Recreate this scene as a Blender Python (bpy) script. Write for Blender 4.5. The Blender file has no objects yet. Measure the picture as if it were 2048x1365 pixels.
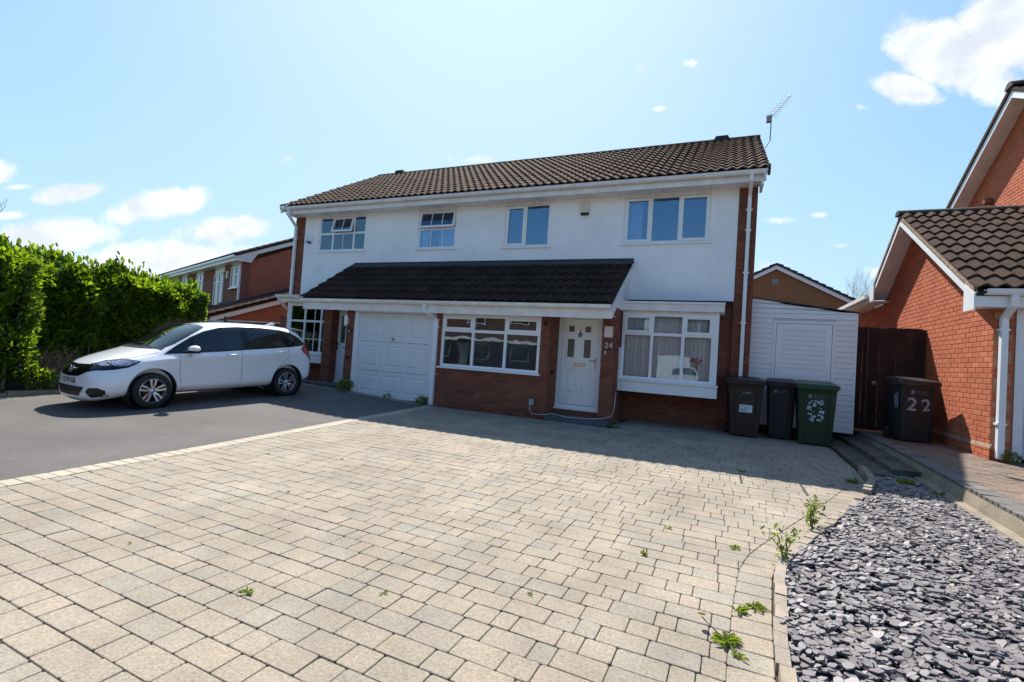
import bpy, bmesh, math, random
import numpy as np
from mathutils import Matrix, Vector, noise
from mathutils.bvhtree import BVHTree
from mathutils.geometry import delaunay_2d_cdt
random.seed(7); rng = np.random.default_rng(7)
sc = bpy.context.scene; C = sc.collection; R = math.radians
V = Vector
# ------------------------------------------------------------- camera
CAM = V((0, 0, 1.2))
cd = bpy.data.cameras.new('camera'); cam = bpy.data.objects.new('camera', cd); C.objects.link(cam)
cd.sensor_width = 36; cd.lens = 970 / 2048 * 36; cd.clip_end = 3000; cd.clip_start = .05
rx = (0.9176577, 0.39167401, 0.06705086); dn = (0.05033281, 0.05280897, -0.99733536); fw = (-0.39417123, 0.91858733, 0.02874651)
cam.matrix_world = Matrix(((rx[0], -dn[0], -fw[0], CAM.x), (rx[1], -dn[1], -fw[1], CAM.y), (rx[2], -dn[2], -fw[2], CAM.z), (0, 0, 0, 1)))
sc.camera = cam
FW = V(fw); RX = V(rx); DN = V(dn)
def pxdir(x, y):                      # sky direction of a cloud
    return (RX * ((x - 1024) / 970) + DN * ((y - 682.5) / 970) + FW).normalized()
# ------------------------------------------------------------- sun and sky
L = V((.37, -.667, -1)).normalized()
sd = bpy.data.lights.new('sun', 'SUN'); sd.energy = 5.0; sd.angle = R(.53); sd.color = (1, .955, .88)
sun = bpy.data.objects.new('sun', sd); C.objects.link(sun); sun.rotation_euler = L.to_track_quat('-Z', 'Y').to_euler(); sun.location = (0, 0, 30)
sc.view_settings.view_transform = 'Standard'; sc.view_settings.look = 'None'; sc.view_settings.exposure = .72; sc.view_settings.gamma = 1
sc.view_settings.use_curve_mapping = False
sc.cycles.max_bounces = 8; sc.cycles.transparent_max_bounces = 12; sc.cycles.sample_clamp_indirect = 6
SUNROT = math.atan2(-L.x, -L.y)
w = bpy.data.worlds.new('World'); sc.world = w; w.use_nodes = True
nt = w.node_tree; N = nt.nodes; K = nt.links; bg = N['Background']; bg.inputs[1].default_value = .070
sky = N.new('ShaderNodeTexSky'); sky.sky_type = 'NISHITA'; sky.sun_disc = False
sky.sun_elevation = math.asin(-L.z); sky.sun_rotation = SUNROT; sky.air_density = 1.0; sky.dust_density = 1.6; sky.ozone_density = 1.3; sky.altitude = 50
tc = N.new('ShaderNodeTexCoord')
nz = N.new('ShaderNodeTexNoise'); nz.inputs['Scale'].default_value = 11; nz.inputs['Detail'].default_value = 9; nz.inputs['Roughness'].default_value = .66; nz.inputs['Distortion'].default_value = .35
K.new(tc.outputs['Generated'], nz.inputs['Vector'])
def vm(op, a, b=None):
    n = N.new('ShaderNodeVectorMath'); n.operation = op; K.new(a, n.inputs[0])
    if b is not None: n.inputs[1].default_value = b
    return n
def mt(op, a, b=None, c=None, clamp=False):
    n = N.new('ShaderNodeMath'); n.operation = op; n.use_clamp = clamp
    for i, q in enumerate((a, b, c)):
        if q is None: continue
        if isinstance(q, (int, float)): n.inputs[i].default_value = q
        else: K.new(q, n.inputs[i])
    return n.outputs[0]
clouds = [(1905, 118, 170, 64, -24, 2.2), (2020, 66, 120, 84, -30, 2.2), (1810, 180, 90, 34, -15, 1.7), (2170, 20, 200, 120, -10, 1.5), (1500, 250, 200, 60, 0, .12), (160, 382, 90, 26, 12, 1.5), (310, 412, 125, 40, 16, 1.8),
          (455, 462, 130, 36, 8, 1.7), (60, 490, 200, 52, 14, 1.9), (300, 525, 230, 58, 8, 1.9), (575, 318, 36, 14, 20, .7), (940, 320, 66, 16, 0, .8), (1035, 326, 40, 10, 0, .7),
          (1560, 440, 46, 15, 0, .9), (1636, 430, 22, 9, 0, .8), (1285, 135, 36, 20, 15, .7), (1380, 127, 26, 12, 0, .8), (1320, 218, 40, 8, 0, .8), (1540, 540, 60, 28, -15, 1.1),
          (1760, 548, 40, 20, -15, 1.1), (5, 345, 36, 30, 20, 1.0), (36, 374, 30, 9, 5, .8), (20, 432, 36, 12, 5, .9), (1680, 492, 36, 8, 0, .7), (1160, 190, 60, 20, 0, .3), (130, 372, 30, 14, 20, 1), (650, 520, 90, 40, 0, .9), (1720, 215, 30, 14, 0, .6),
          (-300, 480, 300, 70, 0, 1.2), (2500, 300, 300, 90, 0, 1.2), (1000, -250, 40, 30, 0, .7)]
acc = None
for (px_, py_, a, b, ang, st) in clouds:
    d = pxdir(px_, py_); s = pxdir(px_ + 1, py_) - pxdir(px_, py_); t = d.cross(s).normalized(); s = t.cross(d).normalized()
    sc_ = 970 * (1 + ((px_ - 1024) ** 2 + (py_ - 682) ** 2) / 970 ** 2) ** .5
    ca, sa = math.cos(R(ang)), math.sin(R(ang)); u = (s * ca - t * sa); v = (t * ca + s * sa)
    if pxdir(px_, py_ + 1).dot(t) < d.dot(t): u = (s * ca + t * sa); v = (t * ca - s * sa)
    uu = vm('DOT_PRODUCT', tc.outputs['Generated'], tuple(u * sc_ / a)); vv = vm('DOT_PRODUCT', tc.outputs['Generated'], tuple(v * sc_ / b))
    dd = vm('DOT_PRODUCT', tc.outputs['Generated'], tuple(d))
    e = mt('ADD', mt('POWER', mt('ABSOLUTE', uu.outputs['Value']), 2.), mt('POWER', mt('ABSOLUTE', vv.outputs['Value']), 2.))
    m = mt('MULTIPLY', mt('SUBTRACT', 1.0, mt('SQRT', e), clamp=True), st)
    m = mt('MULTIPLY', m, mt('GREATER_THAN', dd.outputs['Value'], 0.0))
    acc = m if acc is None else mt('MAXIMUM', acc, m)
nn = mt('MULTIPLY', mt('SUBTRACT', nz.outputs['Fac'], .5), 4.6)
f = mt('MULTIPLY', mt('SUBTRACT', mt('ADD', mt('MULTIPLY', acc, 1.7), nn), .36), mt('MINIMUM', mt('MULTIPLY', acc, 4.), 1.), clamp=True)
sm = N.new('ShaderNodeMapRange'); sm.interpolation_type = 'SMOOTHSTEP'; K.new(f, sm.inputs[0]); sm.inputs[1].default_value = .0; sm.inputs[2].default_value = 1.35
mx = N.new('ShaderNodeMix'); mx.data_type = 'RGBA'; K.new(sm.outputs[0], mx.inputs[0]); 
g1 = N.new('ShaderNodeVectorMath'); g1.operation = 'POWER'; K.new(sky.outputs[0], g1.inputs[0]); g1.inputs[1].default_value = (2.0, 2.2, 2.0)
g2 = N.new('ShaderNodeVectorMath'); g2.operation = 'ADD'; K.new(g1.outputs[0], g2.inputs[0]); g2.inputs[1].default_value = (6.5, 8.0, 10.0)
g3 = N.new('ShaderNodeVectorMath'); g3.operation = 'DIVIDE'; K.new(g1.outputs[0], g3.inputs[0]); K.new(g2.outputs[0], g3.inputs[1])
g4 = N.new('ShaderNodeVectorMath'); g4.operation = 'MULTIPLY'; K.new(g3.outputs[0], g4.inputs[0]); g4.inputs[1].default_value = (6.75, 8.85, 11.8); K.new(g4.outputs[0], mx.inputs[6])

cn = N.new('ShaderNodeTexNoise'); cn.inputs['Scale'].default_value = 22; cn.inputs['Detail'].default_value = 7; K.new(tc.outputs['Generated'], cn.inputs['Vector'])
cc = N.new('ShaderNodeMapRange'); K.new(cn.outputs['Fac'], cc.inputs[0]); cc.inputs[1].default_value = .35; cc.inputs[2].default_value = .62; cc.inputs[3].default_value = 7.6; cc.inputs[4].default_value = 10.4
cb = N.new('ShaderNodeCombineColor'); K.new(cc.outputs[0], cb.inputs[0]); K.new(mt('MULTIPLY_ADD', cc.outputs[0], .93, .75), cb.inputs[1]); K.new(mt('MULTIPLY_ADD', cc.outputs[0], .8, 2.2), cb.inputs[2]); K.new(cb.outputs[0], mx.inputs[7]); K.new(mx.outputs[2], bg.inputs[0])

# ------------------------------------------------------------- materials
def base_mat(name):
    m = bpy.data.materials.new(name); m.use_nodes = True; nt = m.node_tree
    return m, nt.nodes, nt.links, nt.nodes['Principled BSDF']
def rand_node(n, l):
    oi = n.new('ShaderNodeObjectInfo'); ge = n.new('ShaderNodeNewGeometry')
    a = n.new('ShaderNodeMath'); a.operation = 'MULTIPLY_ADD'; l.new(ge.outputs['Random Per Island'], a.inputs[0]); a.inputs[1].default_value = 17.31; l.new(oi.outputs['Random'], a.inputs[2])
    b = n.new('ShaderNodeMath'); b.operation = 'FRACT'; l.new(a.outputs[0], b.inputs[0]); return b.outputs[0]
def mat(name, col, rough=.6, var=.12, scale=6, bump=0, bscale=80, metal=0, rnd=0, cols=None, spec=.5, coat=0, var2=0, scale2=120, bdist=.004, pits=0, pscale=95, low=0):
    m, n, l, p = base_mat(name)
    tcn = n.new('ShaderNodeTexCoord'); geo = n.new('ShaderNodeNewGeometry')
    pos = geo.outputs['Position']
    no = n.new('ShaderNodeTexNoise'); no.inputs['Scale'].default_value = scale; no.inputs['Detail'].default_value = 6; l.new(pos, no.inputs['Vector'])
    src = None
    if cols:
        cr = n.new('ShaderNodeValToRGB'); e = cr.color_ramp.elements; cr.color_ramp.interpolation = 'LINEAR'
        while len(e) < len(cols): e.new(.5)
        for i, c in enumerate(cols): e[i].position = i / (len(cols) - 1); e[i].color = (*c, 1)
        l.new(rand_node(n, l), cr.inputs[0]); src = cr.outputs[0]
    mr = n.new('ShaderNodeMapRange'); l.new(no.outputs['Fac'], mr.inputs[0]); mr.inputs[1].default_value = .3; mr.inputs[2].default_value = .7; mr.inputs[3].default_value = 1 - var; mr.inputs[4].default_value = 1 + var
    val = mr.outputs[0]
    if var2:
        n2 = n.new('ShaderNodeTexNoise'); n2.inputs['Scale'].default_value = scale2; n2.inputs['Detail'].default_value = 3; l.new(pos, n2.inputs['Vector'])
        m2 = n.new('ShaderNodeMapRange'); l.new(n2.outputs['Fac'], m2.inputs[0]); m2.inputs[1].default_value = .3; m2.inputs[2].default_value = .7; m2.inputs[3].default_value = 1 - var2; m2.inputs[4].default_value = 1 + var2
        mm = n.new('ShaderNodeMath'); mm.operation = 'MULTIPLY'; l.new(val, mm.inputs[0]); l.new(m2.outputs[0], mm.inputs[1]); val = mm.outputs[0]
    if rnd:
        m3 = n.new('ShaderNodeMapRange'); l.new(rand_node(n, l), m3.inputs[0]); m3.inputs[3].default_value = 1 - rnd; m3.inputs[4].default_value = 1 + rnd
        mm = n.new('ShaderNodeMath'); mm.operation = 'MULTIPLY'; l.new(val, mm.inputs[0]); l.new(m3.outputs[0], mm.inputs[1]); val = mm.outputs[0]
    for amt, scl, lo_, hi_ in ((pits, pscale, .30, .44), (low, .55, .35, .65)):
        if not amt: continue
        n4 = n.new('ShaderNodeTexNoise'); n4.inputs['Scale'].default_value = scl; n4.inputs['Detail'].default_value = 4; n4.inputs['Roughness'].default_value = .7; l.new(pos, n4.inputs['Vector'])
        m4 = n.new('ShaderNodeMapRange'); l.new(n4.outputs['Fac'], m4.inputs[0]); m4.inputs[1].default_value = lo_; m4.inputs[2].default_value = hi_; m4.inputs[3].default_value = 1 - amt; m4.inputs[4].default_value = 1 + (low * .5 if scl == .55 else 0)
        mm = n.new('ShaderNodeMath'); mm.operation = 'MULTIPLY'; l.new(val, mm.inputs[0]); l.new(m4.outputs[0], mm.inputs[1]); val = mm.outputs[0]
    vs = n.new('ShaderNodeVectorMath'); vs.operation = 'SCALE'
    if src is not None: l.new(src, vs.inputs[0])
    else: vs.inputs[0].default_value = col
    l.new(val, vs.inputs['Scale']); l.new(vs.outputs[0], p.inputs['Base Color'])
    p.inputs['Roughness'].default_value = rough; p.inputs['Metallic'].default_value = metal; p.inputs['Specular IOR Level'].default_value = spec
    if coat: p.inputs['Coat Weight'].default_value = coat; p.inputs['Coat Roughness'].default_value = .03
    if bump:
        nb = n.new('ShaderNodeTexNoise'); nb.inputs['Scale'].default_value = bscale; nb.inputs['Detail'].default_value = 5; l.new(pos, nb.inputs['Vector'])
        bu = n.new('ShaderNodeBump'); bu.inputs['Strength'].default_value = bump; bu.inputs['Distance'].default_value = bdist; l.new(nb.outputs['Fac'], bu.inputs['Height']); l.new(bu.outputs[0], p.inputs['Normal'])
    return m
def glass_mat(name, tint=(.9, .95, 1), boost=.10, rough=.0, gcol=(.85, .93, 1), gain=1.6):
    m, n, l, p = base_mat(name); n.remove(p); out = n['Material Output']
    tr = n.new('ShaderNodeBsdfTransparent'); tr.inputs[0].default_value = (*tint, 1); gl = n.new('ShaderNodeBsdfGlossy'); gl.inputs['Roughness'].default_value = rough; gl.inputs[0].default_value = (*gcol, 1)
    fr = n.new('ShaderNodeFresnel'); fr.inputs[0].default_value = 1.55
    ad = n.new('ShaderNodeMath'); ad.operation = 'MULTIPLY_ADD'; ad.use_clamp = True; l.new(fr.outputs[0], ad.inputs[0]); ad.inputs[1].default_value = gain; ad.inputs[2].default_value = boost
    geo = n.new('ShaderNodeNewGeometry'); nb = n.new('ShaderNodeTexNoise'); nb.inputs['Scale'].default_value = 1.6; l.new(geo.outputs['Position'], nb.inputs['Vector'])
    bu = n.new('ShaderNodeBump'); bu.inputs['Strength'].default_value = .05; bu.inputs['Distance'].default_value = .05; l.new(nb.outputs['Fac'], bu.inputs['Height']); l.new(bu.outputs[0], gl.inputs['Normal'])
    mi = n.new('ShaderNodeMixShader'); l.new(ad.outputs[0], mi.inputs[0]); l.new(tr.outputs[0], mi.inputs[1]); l.new(gl.outputs[0], mi.inputs[2]); l.new(mi.outputs[0], out.inputs[0])
    return m
def leaf_mat(name, cols, rough=.35, trans=.35):
    m = mat(name, (0, 0, 0), rough=rough, cols=cols, var=.15, scale=1.3); n = m.node_tree.nodes; l = m.node_tree.links; p = n['Principled BSDF']; out = n['Material Output']
    src = p.inputs['Base Color'].links[0].from_socket
    t = n.new('ShaderNodeBsdfTranslucent'); g = n.new('ShaderNodeVectorMath'); g.operation = 'MULTIPLY'; l.new(src, g.inputs[0]); g.inputs[1].default_value = (2.9, 2.5, .6); l.new(g.outputs[0], t.inputs[0])
    mi = n.new('ShaderNodeMixShader'); mi.inputs[0].default_value = trans; l.new(p.outputs[0], mi.inputs[1]); l.new(t.outputs[0], mi.inputs[2]); l.new(mi.outputs[0], out.inputs[0]); return m
def brick_tex(name, c1, c2, mortar, sw=.225, sh=.075, plane='XZ', rough=.85):
    m, n, l, p = base_mat(name); geo = n.new('ShaderNodeTexCoord'); sep = n.new('ShaderNodeSeparateXYZ'); l.new(geo.outputs['Object'], sep.inputs[0]); co = n.new('ShaderNodeCombineXYZ')
    l.new(sep.outputs['XYZ'.index(plane[0])], co.inputs[0]); l.new(sep.outputs[2], co.inputs[1])
    b = n.new('ShaderNodeTexBrick'); l.new(co.outputs[0], b.inputs['Vector']); b.inputs['Scale'].default_value = 1; b.inputs['Brick Width'].default_value = sw; b.inputs['Row Height'].default_value = sh
    b.inputs['Mortar Size'].default_value = .005; b.inputs['Color1'].default_value = (*c1, 1); b.inputs['Color2'].default_value = (*c2, 1); b.inputs['Mortar'].default_value = (*mortar, 1)
    l.new(b.outputs[0], p.inputs['Base Color']); p.inputs['Roughness'].default_value = rough; return m
M = {}
M['brick'] = mat('brick', None, .88, .10, 3, .5, 160, cols=[(.155, .047, .028), (.21, .066, .036), (.25, .085, .045), (.185, .055, .031), (.23, .076, .043)], var2=.10, scale2=90)  # brown brick, colour darkened further for the shade on the house front
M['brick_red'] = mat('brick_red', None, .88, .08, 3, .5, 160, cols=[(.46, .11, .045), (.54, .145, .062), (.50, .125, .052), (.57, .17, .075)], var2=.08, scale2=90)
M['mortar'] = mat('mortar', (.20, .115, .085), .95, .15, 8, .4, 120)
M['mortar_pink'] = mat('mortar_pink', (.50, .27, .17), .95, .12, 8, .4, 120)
M['render'] = mat('white_render', (.90, .90, .91), .8, .055, 1.2, .25, 45, var2=.02, scale2=12, bdist=.006)
M['upvc'] = mat('white_plastic', (.85, .86, .865), .32, .025, 3)
M['upvc_old'] = mat('weathered_white', (.80, .78, .76), .45, .09, 5, var2=.05, scale2=30)
M['garage'] = mat('garage_white', (.76, .77, .78), .4, .03, 2)
M['tile'] = mat('roof_tile', None, .95, .22, 2.5, .6, 110, cols=[(.072, .042, .030), (.094, .055, .038), (.115, .067, .046), (.08, .047, .034)], var2=.25, scale2=45, spec=.12)
M['tile_dark'] = mat('roof_tile_dark', None, .95, .35, 2.2, .6, 110, cols=[(.030, .019, .014), (.044, .028, .020), (.036, .023, .017)], var2=.35, scale2=30, spec=.15)  # darker copy of the roof tile, coloured for the lean-to in shade
M['tile_nb'] = mat('roof_tile_brown', None, .95, .22, 2.5, .6, 110, cols=[(.052, .033, .025), (.070, .043, .032), (.06, .038, .029)], var2=.25, scale2=60, spec=.12)
M['ridge'] = mat('ridge_tile', (.05, .048, .036), .9, .35, 5, .5, 60, rnd=.2)
M['lead'] = mat('lead_flashing', (.035, .04, .05), .8, .3, 6, .3, 40)
M['felt'] = mat('roof_underlay', (.03, .028, .026), .9)
M['dark'] = mat('dark_interior', (.025, .027, .03), .9)
M['room'] = mat('room_wall', (.05, .055, .07), .9)
M['kitchen'] = mat('kitchen_wall', (.30, .29, .27), .9)
M['curtain'] = mat('curtain', (.85, .85, .83), .9, .08, 12)
M['blind'] = mat('blind_fabric', (.78, .75, .66), .85, .08, 8, rnd=.08)
M['blindwhite'] = mat('venetian_blind', (.5, .5, .5), .6)
M['glass'] = glass_mat('window_glass', boost=.0, gain=1.15)
M['glass_up'] = glass_mat('upper_window_glass', tint=(.72, .80, .92), boost=.10, gcol=(.62, .80, 1))
M['obscure'] = mat('obscure_glass', (.12, .10, .075), .25, .15, 30, .6, 150)
M['black'] = mat('black_plastic', (.012, .012, .014), .4)
M['metal'] = mat('brushed_metal', (.55, .53, .50), .3, .05, metal=.9)
M['gold'] = mat('brass', (.45, .38, .24), .35, .1, metal=.7)
M['sand'] = mat('joint_sand', (.040, .034, .026), .95, .3, 12, .5, 200)
M['paver'] = mat('concrete_paver', None, .88, .12, 2.2, .9, 210, cols=[(0.288, 0.243, 0.187), (0.323, 0.260, 0.195), (0.301, 0.251, 0.188), (0.327, 0.265, 0.197), (0.284, 0.248, 0.198), (0.314, 0.255, 0.192), (0.297, 0.246, 0.188), (0.280, 0.244, 0.195)], var2=.20, scale2=75, bdist=.003, pits=.62, pscale=110, low=.13)
M['border'] = mat('cream_block', None, .85, .08, 3, .6, 200, cols=[(.385, .33, .25), (.41, .35, .265), (.37, .32, .25)], var2=.12, scale2=130)
M['edging'] = mat('edging_block', None, .9, .2, 6, .8, 120, cols=[(.30, .24, .18), (.26, .22, .17), (.34, .27, .21)], var2=.2, scale2=80)
M['tarmac'] = mat('tarmac', (.128, .115, .106), .9, .14, .7, .9, 300, var2=.45, scale2=150, bdist=.006, pits=.5, pscale=130, low=.18)
M['brown_block'] = mat('brown_block', None, .88, .2, 2.5, .6, 150, cols=[(.165, .118, .088), (.20, .135, .095), (.15, .115, .09), (.18, .125, .09)], var2=.2, scale2=90)
M['dark_block'] = mat('charcoal_block', None, .88, .2, 3, .6, 150, cols=[(.13, .115, .105), (.16, .14, .125), (.115, .105, .10)], var2=.2, scale2=90)
M['concrete'] = mat('concrete', (.24, .195, .14), .92, .2, 4, .8, 70, var2=.15, scale2=60)
M['mossy'] = mat('mossy_concrete', (.09, .08, .058), .95, .45, 4, .8, 60, var2=.3, scale2=40)
M['slate'] = mat('slate_chip', None, .55, .1, 8, .3, 120, cols=[(0.154, 0.129, 0.132), (0.196, 0.168, 0.167), (0.170, 0.144, 0.145), (0.134, 0.116, 0.118), (0.221, 0.197, 0.191), (0.185, 0.155, 0.155), (0.165, 0.158, 0.147), (0.206, 0.175, 0.167)], var2=.12, scale2=70)
M['pebble'] = mat('pale_pebble', (.62, .56, .48), .6, .15, 20)
M['soil'] = mat('soil', (.06, .045, .03), .95, .3, 6, .8, 50)
M['slatebase'] = mat('slate_bed', (.045, .04, .05), .95, .3, 15, .8, 90)
M['leaf'] = leaf_mat('laurel_leaf', [(.038, .078, .011), (.07, .135, .017), (.05, .10, .013), (.10, .18, .022), (.15, .23, .03)], .28, .5)
M['leafdark'] = mat('dark_green', (.012, .02, .007), .9, .3, 6)  # near-black green for the light-blocking hedge cores and the flower stems
M['weed'] = leaf_mat('weed_leaf', [(.09, .15, .035), (.14, .20, .05), (.11, .16, .035)], .5, .35)
M['twig'] = mat('twig', (.20, .14, .10), .9, .2)
M['yellow'] = mat('yellow_petal', (.80, .48, .02), .6)
M['fence'] = mat('fence_timber', (.10, .060, .035), .85, .3, 6, .4, 60, rnd=.2)
M['gate'] = mat('gate_timber', (.032, .019, .014), .85, .35, 5, .4, 60, rnd=.3)
M['fencetop'] = mat('pale_capping', (.62, .58, .52), .6)
M['paint'] = mat('car_paint', (.87, .87, .875), .28, .01, 1, coat=1.0)
M['carglass'] = mat('car_glass', (.010, .012, .014), .03, .0, 1, spec=.7)
M['rubber'] = mat('tyre_rubber', (.018, .018, .019), .75, .15, 20)
M['alloy'] = mat('alloy_wheel', (.62, .63, .65), .28, .05, metal=.85)
M['lamp'] = mat('lamp_lens', (.36, .38, .43), .10, .6, 26, metal=.5)
M['red'] = mat('red_lens', (.42, .015, .012), .12, .2, 20, coat=.6)
M['plate'] = mat('number_plate_white', (.72, .72, .70), .35)
M['bin_brown'] = mat('brown_bin_plastic', (.028, .016, .012), .5, .12, 5, spec=.4)
M['bin_grey'] = mat('grey_bin_plastic', (.013, .014, .017), .5, .12, 5, spec=.4)
M['bin_green'] = mat('green_bin_plastic', (.014, .036, .014), .5, .12, 5, spec=.4)
M['bin_lid_green'] = mat('green_bin_lid', (.010, .050, .026), .42, .1, 5)
M['print'] = mat('faded_print', (.16, .19, .22), .7)
M['printwhite'] = mat('white_print', (.62, .64, .68), .7, .2, 60)
M['chalk'] = mat('white_brush_paint', (.30, .33, .38), .8, .35, 40)
M['ink'] = mat('ink', (.03, .04, .08), .7)
M['sticker'] = mat('torn_sticker', (.42, .45, .50), .7, .3, 25)
M['blue'] = mat('blue_lens', (.03, .05, .30), .3)
M['cream'] = mat('cream_plastic', (.68, .65, .52), .5, .05)
M['groove_shade'] = mat('groove_shade_grey', (.55, .56, .57), .5)  # grey that stands for shade in the gaps between white boards
M['grey'] = mat('grey_plastic', (.30, .31, .32), .5)
M['stone_step'] = mat('slate_step', (.075, .085, .095), .6, .25, 5, .3, 60)
M['mat'] = mat('door_mat', (.11, .065, .035), .95, .3, 30)
M['mortar_verge'] = mat('verge_mortar', (.34, .25, .17), .95, .35, 12, 1., 40, bdist=.02)
M['grass'] = mat('grass_ground', (.05, .07, .025), .95, .3, 2)
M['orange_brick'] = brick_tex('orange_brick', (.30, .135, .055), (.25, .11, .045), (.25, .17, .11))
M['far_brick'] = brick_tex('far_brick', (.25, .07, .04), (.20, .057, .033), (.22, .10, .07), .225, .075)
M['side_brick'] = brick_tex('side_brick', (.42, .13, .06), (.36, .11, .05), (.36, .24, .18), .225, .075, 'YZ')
M['street_brick'] = brick_tex('street_brick', (.15, .055, .035), (.12, .045, .03), (.15, .11, .09))
# ------------------------------------------------------------- builders
class MB:
    def __init__(s): s.v = []; s.f = []
    def add(s, vs, fs):
        o = len(s.v); s.v += [tuple(v) for v in vs]; s.f += [tuple(i + o for i in f) for f in fs]; return s
    def box(s, x0, x1, y0, y1, z0, z1, T=None):
        vs = [V((x, y, z)) for z in (z0, z1) for y in (y0, y1) for x in (x0, x1)]
        if T is not None: vs = [T @ v for v in vs]
        return s.add(vs, [(0, 2, 3, 1), (4, 5, 7, 6), (0, 1, 5, 4), (2, 6, 7, 3), (0, 4, 6, 2), (1, 3, 7, 5)])
    def prism(s, pts, a, b):          # two point loops of equal length, joined
        n = len(pts); vs = [V(p) + V(a) for p in pts] + [V(p) + V(b) for p in pts]
        return s.add(vs, [tuple(range(n))[::-1], tuple(range(n, 2 * n))] + [(i, (i + 1) % n, n + (i + 1) % n, n + i) for i in range(n)])
    def tube(s, path, r, k=8, cap=True):
        path = [V(p) for p in path]; n = len(path); rs = r if isinstance(r, (list, tuple)) else [r] * n; vs = []
        ref = V((0, 0, 1)) if abs((path[-1] - path[0]).normalized().z) < .9 else V((1, 0, 0))
        for i, p in enumerate(path):
            t = (path[min(i + 1, n - 1)] - path[max(i - 1, 0)]).normalized(); a = t.cross(ref).normalized(); b = t.cross(a)
            for j in range(k): an = 2 * math.pi * j / k + math.pi / k; vs.append(p + (a * math.cos(an) + b * math.sin(an)) * rs[i])
        fs = [(i * k + j, i * k + (j + 1) % k, (i + 1) * k + (j + 1) % k, (i + 1) * k + j) for i in range(n - 1) for j in range(k)]
        if cap: fs += [tuple(range(k))[::-1], tuple(range((n - 1) * k, n * k))]
        return s.add(vs, fs)
    def lathe(s, prof, T, k=32):      # prof (r, h) revolved about local Y
        vs = []; n = len(prof)
        for j in range(k):
            a = 2 * math.pi * j / k
            for r, h in prof: vs.append(T @ V((r * math.cos(a), h, r * math.sin(a))))
        return s.add(vs, [(j * n + i, j * n + i + 1, ((j + 1) % k) * n + i + 1, ((j + 1) % k) * n + i) for j in range(k) for i in range(n - 1)])
    def build(s, name, m, parent=None, smooth=False, local=None, auto=None):
        me = bpy.data.meshes.new(name); me.from_pydata(s.v, [], s.f); me.materials.append(m)
        bm = bmesh.new(); bm.from_mesh(me); bmesh.ops.recalc_face_normals(bm, faces=bm.faces)
        if smooth:
            for f in bm.faces: f.smooth = True
            if auto:
                for e in bm.edges:
                    if len(e.link_faces) == 2 and e.calc_face_angle(0) > R(auto): e.smooth = False
        bm.to_mesh(me); bm.free(); return link(name, me, parent, local)
WM = {}
def link(name, data, parent=None, world=None):
    o = bpy.data.objects.new(name, data); C.objects.link(o); Wd = world if world is not None else Matrix.Identity(4)
    o.matrix_basis = Wd
    if parent is not None:
        o.parent = parent; o.matrix_parent_inverse = WM[parent.name].inverted()
    WM[o.name] = Wd; return o
def thing(name, label, cat, loc=(0, 0, 0), rz=0, group=None):
    o = link(name, None, None, Matrix.Translation(loc) @ Matrix.Rotation(rz, 4, 'Z')); return tag(o, label, cat, group)
def tag(o, label=None, cat=None, group=None, kind=None):
    if label: o['label'] = label
    if cat: o['category'] = cat
    if group: o['group'] = group
    if kind: o['kind'] = kind
    return o
def frame(O, U, N):
    U = V(U).normalized(); Y = -V(N).normalized(); Z = U.cross(Y); O = V(O)
    return Matrix(((U.x, Y.x, Z.x, O.x), (U.y, Y.y, Z.y, O.y), (U.z, Y.z, Z.z, O.z), (0, 0, 0, 1)))
def box(name, m, parent, x0, x1, y0, y1, z0, z1, T=None): return MB().box(x0, x1, y0, y1, z0, z1, T).build(name, m, parent)
def bbox_bev(name, m, parent, x0, x1, y0, y1, z0, z1, bev=.01, seg=2):
    bm = bmesh.new(); bmesh.ops.create_cube(bm, size=1)
    for v in bm.verts: v.co = V(((x0 + x1) / 2 + v.co.x * (x1 - x0), (y0 + y1) / 2 + v.co.y * (y1 - y0), (z0 + z1) / 2 + v.co.z * (z1 - z0)))
    bmesh.ops.bevel(bm, geom=bm.edges[:], offset=bev, segments=seg, affect='EDGES', profile=.5)
    me = bpy.data.meshes.new(name); bm.to_mesh(me); bm.free(); me.materials.append(m)
    for p in me.polygons: p.use_smooth = False
    return link(name, me, parent)
def text(name, s, size, m, parent, T, depth=.002, align='CENTER', bold=0):
    cu = bpy.data.curves.new(name, 'FONT'); cu.body = s; cu.size = size; cu.extrude = depth; cu.align_x = align; cu.align_y = 'CENTER'; cu.offset = bold
    o = bpy.data.objects.new(name, cu); C.objects.link(o); bpy.context.view_layer.update()
    me = bpy.data.meshes.new_from_object(o.evaluated_get(bpy.context.evaluated_depsgraph_get())); bpy.data.objects.remove(o); me.materials.clear(); me.materials.append(m)
    return link(name, me, parent, T)
def textframe(O, U, N):               # text faces N
    F_ = frame(O, U, N); return F_ @ Matrix.Rotation(R(90), 4, 'X')
def base(Y): return -.13 + .13 * min(max((Y - 4) / 5.3, 0), 1)
def gh(X, Y): return base(Y) + .05 * min(max(-5.7 - X, 0), 3.3) * min(max((Y - 3) / 6, 0), 1)
def nbz(Y): return base(Y) + .2
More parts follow.
